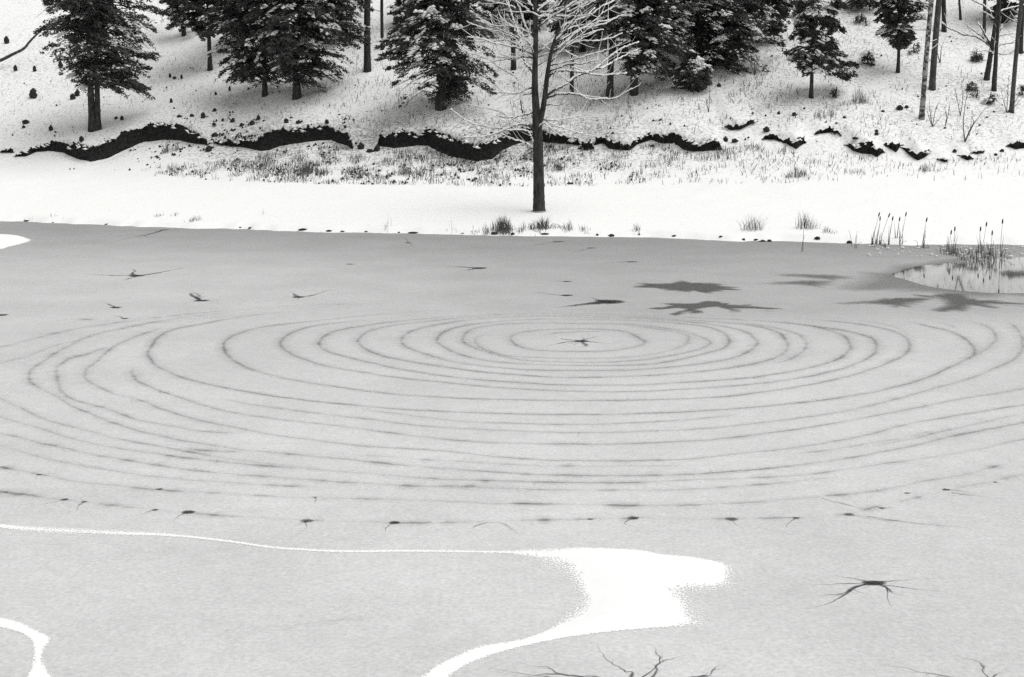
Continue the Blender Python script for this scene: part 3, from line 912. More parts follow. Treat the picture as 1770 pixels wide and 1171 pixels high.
slush([(1596, 511), (1638, 508), (1674, 508.5), (1686, 518), (1716, 521), (1772, 527), (1716, 524.8), (1702, 526), (1715, 531.5), (1677, 527.5), (1668, 532), (1664, 538), (1649, 534.5), (1626, 537), (1636, 530), (1638, 525), (1631, 518), (1613, 514)], 'dark soaked snow star joined to the near edge of the open pool', .85, .3)

drift([(-40, 902), (0, 906), (50, 911), (120, 914), (200, 918), (300, 924), (400, 935), (480, 946), (600, 952), (700, 951), (850, 953), (920, 951), (1000, 947), (1100, 951), (1140, 958), (1200, 964),
       (1248, 973), (1266, 983), (1264, 1000), (1254, 1014), (1215, 1019), (1190, 1024), (1188, 1040), (1200, 1060), (1208, 1078), (1180, 1083), (1120, 1087), (1050, 1093), (960, 1106), (880, 1124), (830, 1140), (800, 1153), (775, 1172), (765, 1190),
       (700, 1190), (730, 1170), (760, 1148), (790, 1134), (830, 1118), (900, 1106), (950, 1088), (980, 1066), (1003, 1042), (1004, 1026), (990, 1002), (965, 982), (930, 967), (890, 959),
       (850, 956.5), (700, 954.5), (600, 955.5), (480, 949.5), (400, 938.5), (300, 928), (200, 925), (120, 923), (50, 919), (0, 913), (-40, 908)],
      'large white snow patch trailing a thin line across the near ice', .03, .07, .03, [(955, 985, 60, 28, .55), (995, 1050, 40, 25, .35), (1200, 1022, 90, 14, .5), (1215, 1060, 40, 25, .45), (1262, 995, 12, 25, .25), (80, 922, 120, 8, .25)])
drift([(-40, 1060), (0, 1068), (35, 1077), (60, 1089), (86, 1104), (76, 1122), (72, 1142), (82, 1160), (98, 1190), (42, 1190), (52, 1160), (58, 1140), (56, 1112), (40, 1096), (0, 1085), (-40, 1078)],
      'crooked white snow streak in the bottom left corner of the ice', .03, .05, .03)
drift([(-60, 403), (0, 405), (30, 407.5), (48, 413), (53, 416), (40, 421), (15, 427), (0, 431), (-60, 436)], 'smooth white snow tongue on the ice by the left far shore', .12, .25, .05)

wp = catmull([(1539, 476), (1552, 469), (1580, 461), (1612, 457), (1676, 451), (1727, 447), (1770, 444), (1840, 440), (1920, 441), (1990, 452), (2000, 480), (1960, 500), (1880, 507), (1770, 506.5), (1727, 506.5), (1690, 505), (1650, 501), (1612, 496), (1587, 490), (1561, 482)], True, uniform=6)
wv = I(wp[:, 0], wp[:, 1], .0235)
wv[:, 2] = .0065
cen = wv.mean(0)
wv = np.vstack([wv, cen])
nw = len(wv) - 1
water = mesh_np('open_water', wv, np.stack([np.arange(nw), (np.arange(nw) + 1) % nw, np.full(nw, nw)], -1), M_WATER)
tag(water, 'pool of open water reflecting reeds at the right edge of the ice', kind='structure')

# ------------------------------------------------------------------ the cut stream bank
BANK_LABEL = ['tiny dark earth gap at the far left end of the stream bank', 'long wavy black stream bank below the double trunked conifer', 'black ragged stream bank right of the wavy left one',
              'deep sagging black stream bank behind the bare maple', 'small dark earth scoop just right of the maple bank', 'scalloped black stream bank right of the bare maple',
              'thin black stream bank sloping down below the slim spruce', 'small dark earth arc right of the sloping bank', 'black gaping hollow in the bank below the leaning pale trunk',
              'small black hollow joined right of the gaping hollow', 'black wedge of bare earth right of the two hollows', 'tiny dark earth scoop right of the wedge', 'tiny dark earth scoop low on the right slope',
              'tiny dark earth scoop beside a snowy tuft', 'low dark earth bank at the right edge', 'short black earth scar higher than the main stream bank']
for bi, rows in enumerate(BANKW):
    n = max(8, int((rows[-1, 0] - rows[0, 0]) / .07))
    X = np.linspace(rows[0, 0] - .12, rows[-1, 0] + .12, n)
    Y = np.interp(X, rows[:, 0], rows[:, 1])
    S = np.interp(X, rows[:, 0], rows[:, 2])
    end = np.minimum(1, np.minimum(np.arange(n), np.arange(n)[::-1]) / 3.0)
    zb = z_base(X, Y)
    rag = .34 * (fnoise(X * 1.6, X * 0, bi + 40, 3) - .5) + .30 * (vnoise(X * 5.0, X * 0, bi + 60) - .5) + .08 * (RNG.random(n) - .5)
    if bi == 2:
        rag = rag - .30 * sstep(-22.5, -26.5, X) * vnoise(X * 3.1, X * 0, 77) * 2
    top = zb + np.maximum(.06, (S * 1.02 + rag) * end)
    lv = []
    for f, dy in ((-.25, .02), (0, -.02), (.3, .10), (.6, .08), (.85, -.06), (1.0, -.10)):
        zz = zb + (top - zb) * f if f > 0 else zb + f
        jit = .10 * (fnoise(X * 2.2, X * 0 + f * 7, bi + 80, 3) - .5)
        lv.append(np.stack([X, Y + dy + jit, zz], -1))
    lv.append(np.stack([X, Y + .30, top - .02], -1))
    lv.append(np.stack([X, Y + .95, top - .12], -1))
    lv.append(np.stack([X, Y + .95, zb - .25], -1))
    V = np.vstack(lv)
    m = len(lv)
    i, j = np.meshgrid(np.arange(m), np.arange(n - 1), indexing='ij')
    Q = np.stack([i * n + j, i * n + j + 1, ((i + 1) % m) * n + j + 1, ((i + 1) % m) * n + j], -1).reshape(-1, 4)
    mb = MB()
    mb.add(V, Q)
    # sod and roots hanging over the rim: ragged little wedges
    for _ in range(int(n * .9)):
        k = int(RNG.integers(1, n - 1))
        if end[k] < .6:
            continue
        c = np.array([X[k], Y[k] - .05 - RNG.uniform(0, .1), top[k] + RNG.uniform(-.12, .03)])
        a, b, h = RNG.uniform(.05, .13), RNG.uniform(.04, .1), RNG.uniform(.05, .13)
        mb.add(c + np.array([[-a, 0, 0], [a, 0, 0], [0, -b, 0], [0, b, 0], [RNG.uniform(-.06, .06), 0, h], [RNG.uniform(-.06, .06), 0, -h * 1.3]]),
               None, np.array([[0, 2, 4], [2, 1, 4], [1, 3, 4], [3, 0, 4], [2, 0, 5], [1, 2, 5], [3, 1, 5], [0, 3, 5]]))
    rim = np.where(end > .3)[0]
    pk = RNG.choice(rim, max(3, int(len(rim) * .30)))
    pk = pk[fnoise(X[pk] * .8, X[pk] * 0, bi + 90, 2) > .42]
    o = mb.build('stream_bank', M_SOIL, None, False)
    tag(o, BANK_LABEL[bi], 'earth bank', 'bare earth cuts along the hidden stream')
    o['kind'] = 'structure'
    if len(pk):
        kk = RNG.uniform(.4, 1.3, len(pk))
        cc = np.stack([X[pk] + RNG.normal(0, .05, len(pk)), Y[pk] - .12 - RNG.uniform(0, .1, len(pk)), top[pk] + RNG.uniform(-.22, .06, len(pk)) * np.minimum(1, S[pk])], -1)
        SV, SF = blobs(cc, np.stack([np.ones(len(pk)), RNG.normal(0, .3, len(pk)), RNG.normal(0, .3, len(pk))], -1), .20 * kk, .12 * kk, .10 * kk)
        SV = SV + RNG.normal(0, .02, SV.shape)
        mesh_np('snow_lip', SV, SF, M_SNOW, o, True)['kind'] = 'stuff'


# ------------------------------------------------------------------ trees
def trunk_path(base, top, n=9, wob=.05):
    q = np.linspace(0, 1, n)
    P = base + (top - base) * q[:, None]
    P[:, 0] += wob * np.sin(q * 5 + RNG.uniform(0, 6)) * q
    P[:, 1] += wob * np.sin(q * 4 + RNG.uniform(0, 6)) * q
    return P


def add_trunk(mb, base, top, r0, r1, ns=9, n=12, wob=.05, flare=1.35):
    P = trunk_path(base - np.array([0, 0, .25]), top, n, wob)
    q = np.linspace(0, 1, n)
    h = np.maximum(P[:, 2] - base[2], 0)
    R = (r0 + (r1 - r0) * q) * (1 + (flare - 1) * np.exp(-h / .35))
    mb.tube(P, R, ns, .12)
    return P


def conifer(px, py, wpx, env, height, label, lean_px=None, seed=1, leaf=(.32, .11), dens=1.0, snow=.3, extra_trunk=None,
            needle=None, droop=.30, snow_side=0.0, name='conifer_tree', group='conifers on the snowy hillside', base=None, branch_gap=.16):
    rng = np.random.default_rng(seed)
    b = G(px, py) if base is None else base
    D = b[1]
    mpp = D / FPX
    r0 = wpx * mpp * .5
    root = empty(name, b, label, 'tree', group)
    lean = 0 if lean_px is None else lean_px * mpp / (py * mpp)
    top = np.array([lean * height, 0, height])
    mb = MB()
    P = add_trunk(mb, np.zeros(3), top, r0, .03, wob=.06)
    if extra_trunk:
        for dx, dz, f in extra_trunk:
            add_trunk(mb, np.array([dx * mpp, .05, 0]), np.array([dx * mpp * 1.6 + lean * dz, .1, dz]), r0 * f, r0 * f * .5, wob=.04)
    mb.build('trunk', M_BARK, root)
    # envelope: height -> left and right reach (m); continues above the frame to a point
    env = sorted(env, key=lambda e: -e[0])
    hz = [(py - e[0]) * mpp for e in env]
    tx = [px + (lean * h) / mpp for h in hz]
    xl = [max(.15, (t - e[1]) * mpp) for e, t in zip(env, tx)]
    xr = [max(.15, (e[2] - t) * mpp) for e, t in zip(env, tx)]
    h_last = hz[-1]
    if height > h_last + 1:
        hz += [h_last + .3 * (height - h_last), height]
        xl += [xl[-1] * .9, .2]
        xr += [xr[-1] * .9, .2]
    h0, h1 = hz[0], hz[-1]
    h_vis = py * mpp + 3.2
    nb = int((h1 - h0) / branch_gap * 5 * dens)
    zb = h0 + (h1 - h0) * rng.random(nb)
    az = rng.random(nb) * 2 * math.pi
    ca, sa = np.cos(az), np.sin(az)
    rl, rr = np.interp(zb, hz, xl), np.interp(zb, hz, xr)
    side = np.where(ca > 0, rr, rl)
    deep = .5 * (rl + rr)
    Lb = np.sqrt((ca * side) ** 2 + (sa * deep * .85) ** 2) * (.46 + .68 * rng.random(nb) ** .9)
    Lb = np.maximum(Lb, .25)
    # the lowest branches hang to the envelope's lower edge
    zb = zb + .10 * Lb
    far = zb > h_vis + .5
    w = Lb ** 1.7
    w[far] *= .22
    n_leaf = int(dens * 330 * w.sum() / (leaf[0] / .26) / (leaf[1] / .085))
    n_leaf = min(n_leaf, int(60000 * max(1, dens)))
    bi = rng.choice(nb, n_leaf, p=w / w.sum())
    K = np.maximum(3, (Lb / .30).astype(int))
    tq = 1 - np.sqrt(rng.random(n_leaf)) * .82
    tq = np.where(rng.random(n_leaf) < .15, 1 - tq * .3, tq)
    lev = np.floor(tq * K[bi])
    tq = (lev + .5) / K[bi]
    sgn = np.where(rng.random(n_leaf) < .5, -1, 1)
    s = rng.random(n_leaf) ** .8
    lat = (.42 * Lb[bi] * (1 - tq) + .22) * np.random.default_rng(seed + 5).uniform(.7, 1.2, n_leaf)
    dirx, diry = ca[bi], sa[bi]
    fx, fy = -diry * sgn, dirx * sgn                       # sideways
    ang = .75
    tx_, ty_ = dirx * ang + fx * .8, diry * ang + fy * .8   # twig direction
    nn = np.sqrt(tx_ ** 2 + ty_ ** 2)
    tx_, ty_ = tx_ / nn, ty_ / nn
    tcx = np.interp(zb, [0, height], [0, lean * height])
    rise = rng.uniform(-.12, .42, nb)
    droop = droop * rng.uniform(.4, 1.9, nb)
    X = tcx[bi] + dirx * Lb[bi] * tq + tx_ * lat * s
    Y = diry * Lb[bi] * tq + ty_ * lat * s
    Z = zb[bi] + rise[bi] * Lb[bi] * tq - droop[bi] * Lb[bi] * tq ** 2 - .22 * lat * s
    C = np.stack([X, Y, Z], -1) + rng.normal(0, .07, (n_leaf, 3))
    C[:, 2] += .5 * (fnoise(X * 1.1 + 50, Z * 1.1 + Y, seed % 50, 2) - .5)
    u = np.stack([tx_, ty_, np.full(n_leaf, -.35)], -1) + rng.normal(0, .45, (n_leaf, 3))
    u /= np.linalg.norm(u, axis=1)[:, None]
    v = np.cross(u, rng.normal(0, 1, (n_leaf, 3)))
    v /= np.linalg.norm(v, axis=1)[:, None]
    big = np.where(far[bi], 2.1, 1.0) * rng.uniform(.6, 1.3, n_leaf)
    ll, lw = (leaf[0] * .5 * big)[:, None], (leaf[1] * .5 * big)[:, None]
    gap = fnoise(X * .95 + 11 + 3 * seed, Z * 1.25 + Y * .7, seed % 41, 2)
    big = big * np.where(far[bi], 1, sstep(.35, .49, gap))
    ll, lw = (leaf[0] * .5 * big)[:, None], (leaf[1] * .5 * big)[:, None]
    alive = big > .12
    C, u, v, ll, lw, bi, tq, tx_, ty_, X, Y, Z = [q_[alive] for q_ in (C, u, v, ll, lw, bi, tq, tx_, ty_, X, Y, Z)]
    n_leaf = len(C)
    V = np.stack([C - u * ll, C - v * lw + u * ll * .1, C + u * ll, C + v * lw + u * ll * .1], 1).reshape(-1, 3)
    F = np.arange(n_leaf * 4).reshape(-1, 4)
    # limbs inside the crown
    q = np.linspace(0, 1, 5)
    lm = MB()
    for k in np.argsort(-Lb * (1 - .7 * far))[:int(nb * .7)]:
        pp = np.stack([tcx[k] + ca[k] * Lb[k] * q * .92, sa[k] * Lb[k] * q * .92, zb[k] + rise[k] * Lb[k] * q - droop[k] * Lb[k] * q ** 2], -1)
        lm.tube(pp, np.linspace(.018 + .010 * Lb[k], .008, 5), 4, cap=False)
    crown = mesh_np('crown', np.vstack([V] + lm.V), [F, np.vstack(lm.Q) + len(V)], needle or M_NEEDLE, root)
    # snow pads lying on the sprays: some branches carry much, most little
    bs = np.clip(rng.normal(snow, .35, nb), 0, 1) ** 1.5
    bs = bs * (1 + snow_side * ca)
    pr = np.clip(bs[bi], 0, 1) * sstep(.35, .85, tq) * (~far[bi])
    pr = pr * sstep(.40, .66, fnoise(X * .8 + 30, Z * .8 + Y * .6, seed % 37 + 3, 2)) * 1.7
    pick = np.where(rng.random(n_leaf) < pr * .42)[0]
    if len(pick):
        c2 = C[pick] + np.array([0, 0, .045])
        a2 = np.stack([tx_[pick], ty_[pick], np.full(len(pick), -.25)], -1)
        k2 = rng.uniform(.5, 1.3, len(pick)) * (1 + .8 * bs[bi][pick])
        SV, SF = blobs(c2, a2, .15 * k2, .075 * k2, .05 * k2)
        # a few boughs carry a whole pad of snow at the tip
        heavy = np.where((bs > .55) & ~far & (Lb > .8))[0]
        if len(heavy):
            heavy = heavy[:int(22 + 50 * snow)]
            m2 = 12
            hb = np.repeat(heavy, m2)
            t2 = rng.uniform(.62, 1.02, len(hb))
            l2 = rng.normal(0, .20, len(hb))
            px2 = tcx[hb] + ca[hb] * Lb[hb] * t2 - sa[hb] * l2
            py2 = sa[hb] * Lb[hb] * t2 + ca[hb] * l2
            pz2 = zb[hb] + rise[hb] * Lb[hb] * t2 - droop[hb] * Lb[hb] * t2 ** 2 + .10 - .25 * np.abs(l2)
            pz2 = pz2 + .5 * (fnoise(px2 * 1.1 + 50, pz2 * 1.1 + py2, seed % 50, 2) - .5)
            k3 = rng.uniform(.6, 1.3, len(hb))
            SV2, SF2 = blobs(np.stack([px2, py2, pz2], -1), np.stack([ca[hb], sa[hb], -.4 * np.ones(len(hb))], -1), .27 * k3, .15 * k3, .10 * k3)
            SF = np.vstack([SF, SF2 + len(SV)])
            SV = np.vstack([SV, SV2])
        mesh_np('snow_load', SV, SF, M_SNOW, crown, True)['kind'] = 'stuff'
    return root


def pole(px, py, wpx, top_px, label, mat=None, cat='tree', name='bare_trunk_tree', twigs=5, seed=1, extra=6.0, w_top=.75, group='bare trunks on the snowy hillside', twig_snow=True, base_snow=False):
    rng = np.random.default_rng(seed)
    b = G(px, py)
    D = b[1]
    mpp = D / FPX
    root = empty(name, b, label, cat, group)
    t = at_depth(top_px[0], top_px[1], D) - b
    t = t * (1 + extra / max(np.linalg.norm(t), .1)) if extra else t
    mb = MB()
    P = add_trunk(mb, np.zeros(3), t, wpx * mpp * .5, wpx * mpp * .5 * w_top, n=16, wob=.10, flare=1.25)
    mb.build('trunk', mat or M_BARK, root)
    for k in range(twigs):
        q = rng.uniform(.18, .95)
        p = t * q
        a = rng.uniform(0, 6.28)
        L = rng.uniform(.5, 1.6)
        s = np.linspace(0, 1, 6)
        pp = p + np.stack([np.cos(a) * L * s, np.sin(a) * L * s, L * (rng.uniform(-.1, .5) * s + .15 * s ** 2)], -1)
        lb = MB()
        lb.tube(pp, np.linspace(.028, .010, 6), 5)
        br = lb.build('branch', mat or M_BARK, root)
        if twig_snow:
            sb = MB()
            sb.tube(pp + np.array([0, 0, .022]), np.linspace(.026, .014, 6), 5)
            sb.build('snow_load', M_SNOW, br)
    return root


conifer(160, 226, 13, [(160, 215, 262), (146, 140, 262), (132, 130, 265), (110, 118, 272), (92, 100, 272), (70, 92, 268), (48, 78, 278), (25, 80, 285), (0, 80, 285)], 15.5,
        'tall conifer with a thick double trunk standing above the wavy stream bank', 0, 11, dens=1.15, snow=.22, extra_trunk=[(9, 11.5, .8)])
conifer(363, 122, 8, [(60, 335, 380), (40, 300, 410), (20, 290, 415), (0, 290, 420)], 14, 'slender trunked conifer between the double trunked conifer and the dense pair', 0, 12, dens=.55, snow=.35)
conifer(458, 166, 9, [(148, 436, 476), (134, 390, 500), (115, 378, 520), (95, 372, 520), (70, 362, 525), (40, 355, 525), (0, 370, 520)], 15, 'dense dark hemlock, left one of the close pair, trunk half hidden', 0, 13, snow=.30)
conifer(513, 171, 13, [(146, 490, 545), (130, 470, 580), (112, 465, 625), (90, 455, 640), (60, 450, 640), (25, 445, 640), (0, 445, 640)], 16, 'dense dark hemlock, right one of the close pair, thick short bare trunk', 0, 14, snow=.36, dens=1.1)
conifer(762, 188, 17, [(176, 728, 806), (160, 700, 850), (140, 686, 868), (120, 668, 862), (100, 652, 850), (80, 655, 850), (55, 668, 852), (30, 690, 850), (0, 700, 842)], 15, 'snow dusted hemlock with low hanging branches left of the bare maple', 0, 15, snow=.52, snow_side=-.55, dens=1.1)
conifer(1096, 163, 13, [(132, 1098, 1150), (118, 1056, 1165), (98, 1045, 1190), (75, 1036, 1195), (45, 1010, 1190), (20, 1000, 1195), (0, 995, 1200)], 16, 'dark hemlock with a stout bare trunk right of the bare maple', 0, 16, snow=.40, snow_side=.1, dens=1.1)
conifer(1208, 120, 10, [(112, 1260, 1308), (96, 1210, 1325), (80, 1195, 1340), (60, 1180, 1350), (35, 1178, 1352), (0, 1175, 1350)], 15.5, 'broad hemlock with white loaded boughs behind the young low fir', 0, 17, snow=.52, dens=1.25)
conifer(1402, 170, 7, [(128, 1440, 1482), (112, 1400, 1486), (98, 1352, 1478), (84, 1374, 1450), (64, 1360, 1452), (40, 1372, 1458), (20, 1366, 1462), (0, 1372, 1448)], 12, 'slim spruce with a long bare lower trunk on the open slope', 0, 18, dens=.9, snow=.40)
conifer(1552, 126, 6, [(82, 1530, 1562), (68, 1520, 1575), (50, 1516, 1588), (30, 1506, 1600), (0, 1498, 1604)], 11, 'small spruce standing left of the pale leaning trunk', 0, 19, dens=.8, snow=.35)
conifer(1205, 157, 5, [(153, 1195, 1216), (142, 1172, 1224), (130, 1163, 1226), (118, 1178, 1218), (106, 1196, 1212)], 2.3, 'young low fir in front of the two slim trunks', 0, 20, dens=1.7, snow=.22, branch_gap=.07, leaf=(.2, .07))
conifer(1335, 75, 8, [(62, 1316, 1350), (50, 1312, 1366), (20, 1305, 1375), (0, 1300, 1378)], 14, 'dark conifer behind the broad hemlock and the slim spruce', 0, 21, dens=.8, snow=.25)
conifer(318, 62, 7, [(50, 305, 350), (38, 296, 352), (15, 282, 350), (0, 278, 350)], 13, 'background conifer with thin boughs right of the double trunked conifer', 0, 22, dens=.5, snow=.35)
conifer(905, 52, 6, [(48, 870, 940), (30, 860, 955), (0, 855, 960)], 11, 'pale grey background conifer behind the left limbs of the maple', 0, 23, dens=1.0, snow=.45, needle=M_NEEDLE2)
conifer(1008, 84, 6, [(74, 970, 1045), (50, 950, 1058), (15, 945, 1058), (0, 945, 1058)], 12, 'pale grey background conifer behind the right limbs of the maple', 0, 24, dens=1.0, snow=.45, needle=M_NEEDLE2)
conifer(700, 46, 7, [(40, 660, 722), (28, 655, 735), (10, 690, 740), (0, 690, 745)], 12, 'background conifer with thin dark boughs behind the snow dusted hemlock', 0, 25, dens=.5, snow=.4)
conifer(1735, 40, 7, [(30, 1700, 1772), (10, 1690, 1785), (0, 1685, 1790)], 12, 'dark background conifer at the top right corner', 0, 26, dens=.6, snow=.3)
conifer(1505, 18, 5, [(14, 1470, 1530), (0, 1460, 1540)], 11, 'background conifer high between the two spruces', 0, 27, dens=.35, snow=.4, needle=M_NEEDLE2)
conifer(590, 70, 8, [(58, 560, 622), (40, 540, 640), (20, 530, 640), (0, 528, 645)], 14, 'background conifer filling the gap left of the straight thick trunk', 0, 81, dens=.7, snow=.35)
conifer(418, 78, 8, [(66, 385, 450), (45, 375, 470), (20, 372, 475), (0, 372, 475)], 14, 'background conifer behind the left one of the dense pair', 0, 82, dens=.7, snow=.3)
conifer(1150, 82, 8, [(70, 1120, 1185), (48, 1105, 1195), (20, 1100, 1200), (0, 1100, 1200)], 14.5, 'background conifer between the stout hemlock and the broad one', 0, 83, dens=.7, snow=.35)
conifer(1270, 70, 8, [(58, 1240, 1305), (40, 1225, 1320), (15, 1222, 1330), (0, 1222, 1330)], 14.5, 'background conifer rising behind the right half of the broad hemlock', 0, 84, dens=.7, snow=.3)
conifer(850, 40, 6, [(34, 830, 872), (15, 818, 885), (0, 815, 890)], 12, 'pale background conifer between the snow dusted hemlock and the maple', 0, 85, dens=.9, snow=.4, needle=M_NEEDLE2)
conifer(30, -20, 8, [(-25, -10, 120), (-60, -20, 130)], 11, 'conifer whose low boughs brush the top left corner', 0, 28, dens=.4, snow=.3) if False else None

pole(635, 124, 12, (635, 0), 'straight thick bare trunk between the dense pair and the snow dusted hemlock', twigs=6, seed=31)
pole(661, 86, 6, (660, 0), 'thin straight trunk just right of the thick bare one', seed=32)
pole(888, 121, 9, (886, 0), 'dark trunk behind the left side of the bare maple', seed=33, twigs=7)
pole(988, 161, 7, (990, 0), 'slim dark trunk with a flared foot just right of the bare maple', seed=34, twigs=6)
pole(1054, 167, 12, (1058, 0), 'stout dark trunk close left of the stout hemlock trunk', seed=35, twigs=4)
pole(1190, 116, 7, (1194, 0), 'slim dark trunk behind the young low fir', seed=36, twigs=4)
pole(1593, 206, 9, (1609, 0), 'pale mottled birch trunk leaning slightly right, low on the slope', M_BIRCH, seed=37, twigs=4, w_top=.85)
pole(1611, 155, 11, (1622, 0), 'straight grey trunk close behind the mottled birch', M_BARK2, seed=38, twigs=4)
pole(1632, 55, 8, (1631, 0), 'short looking dark trunk at the top right of the birch pair', seed=39, twigs=4)
pole(1661, 35, 4, (1659, 0), 'thin dark trunk high on the slope, right of the dark short one', seed=40, twigs=2)
pole(1748, 195, 8, (1764, 0), 'slender dark trunk ringed by thin shoots near the right edge', M_BARK2, seed=41, twigs=4)
pole(1764, 92, 8, (1768, 0), 'dark trunk cut by the right edge of the picture', seed=42, twigs=3)
pole(1701, 70, 6, (1702, 0), 'dark upright trunk behind the snowy limbed pair', seed=43, twigs=4)


# ------------------------------------------------------------------ bare trees with snow on their limbs
def limb(root, base, D0, pts, w0, w1, slope, twigs, seed, mat, scale_snow=1.0, name='limb'):
    """one limb traced in the picture at the tree's distance; slope = metres towards (-) or away (+) per metre of run"""
    rng = np.random.default_rng(seed)
    p = np.array(pts, float)
    P0 = at_depth(p[:, 0], p[:, 1], D0)
    run = np.concatenate([[0], np.cumsum(np.linalg.norm(np.diff(P0, axis=0), axis=1))])
    P = at_depth(p[:, 0], p[:, 1], D0 + slope * run) - base
    C = catmull(P, uniform=6)
    m = len(C)
    C[1:] += rng.normal(0, .015, (m - 1, 3))
    mpp = D0 / FPX
    R = np.linspace(w0 * mpp * .5, w1 * mpp * .5, m)
    mb = MB()
    mb.tube(C, R, 6, .1)
    sn = MB()
    k0 = max(1, m // 8)
    if scale_snow:
        sn.tube(C[k0:] + np.array([0, 0, 1]) * (R[k0:, None] * .55 + .018), (R[k0:] * .95 + .016) * scale_snow * rng.uniform(.7, 1.25, m - k0), 6)
    for _ in range(twigs):
        k = int(rng.integers(m // 4, m - 1))
        d = C[min(k + 1, m - 1)] - C[k - 1]
        d /= np.linalg.norm(d) + 1e-9
        v = d * .8 + rng.normal(0, .55, 3)
        v[2] += .25
        v /= np.linalg.norm(v)
        L = rng.uniform(.35, 1.5)
        q = np.linspace(0, 1, 5)
        tw = C[k] + v * (L * q)[:, None] + np.array([0, 0, .12 * L]) * (q ** 2)[:, None] + rng.normal(0, .02, (5, 3)) * q[:, None]
        mb.tube(tw, np.linspace(.014, .006, 5), 4, cap=False)
        if scale_snow and rng.random() < .8:
            sn.tube(tw + np.array([0, 0, .012]), np.linspace(.021, .011, 5) * scale_snow, 4, cap=False)
    o = mb.build(name, mat, root)
    if sn.V:
        sn.build('snow_load', M_SNOW, o)['kind'] = 'stuff'
    return o


mb_base = G(932, 366)
DM = mb_base[1]
maple = empty('maple_tree', mb_base, 'bare forked maple with snow lined limbs standing alone on the near bank', 'tree')
mpp = DM / FPX


def stem(pts, ws, extra=None):
    p = np.array(pts, float)
    P = at_depth(p[:, 0], p[:, 1], DM) - mb_base
    C = catmull(P, uniform=6)
    R = np.interp(np.linspace(0, 1, len(C)), np.linspace(0, 1, len(ws)), np.array(ws) * mpp * .5)
    return C, R


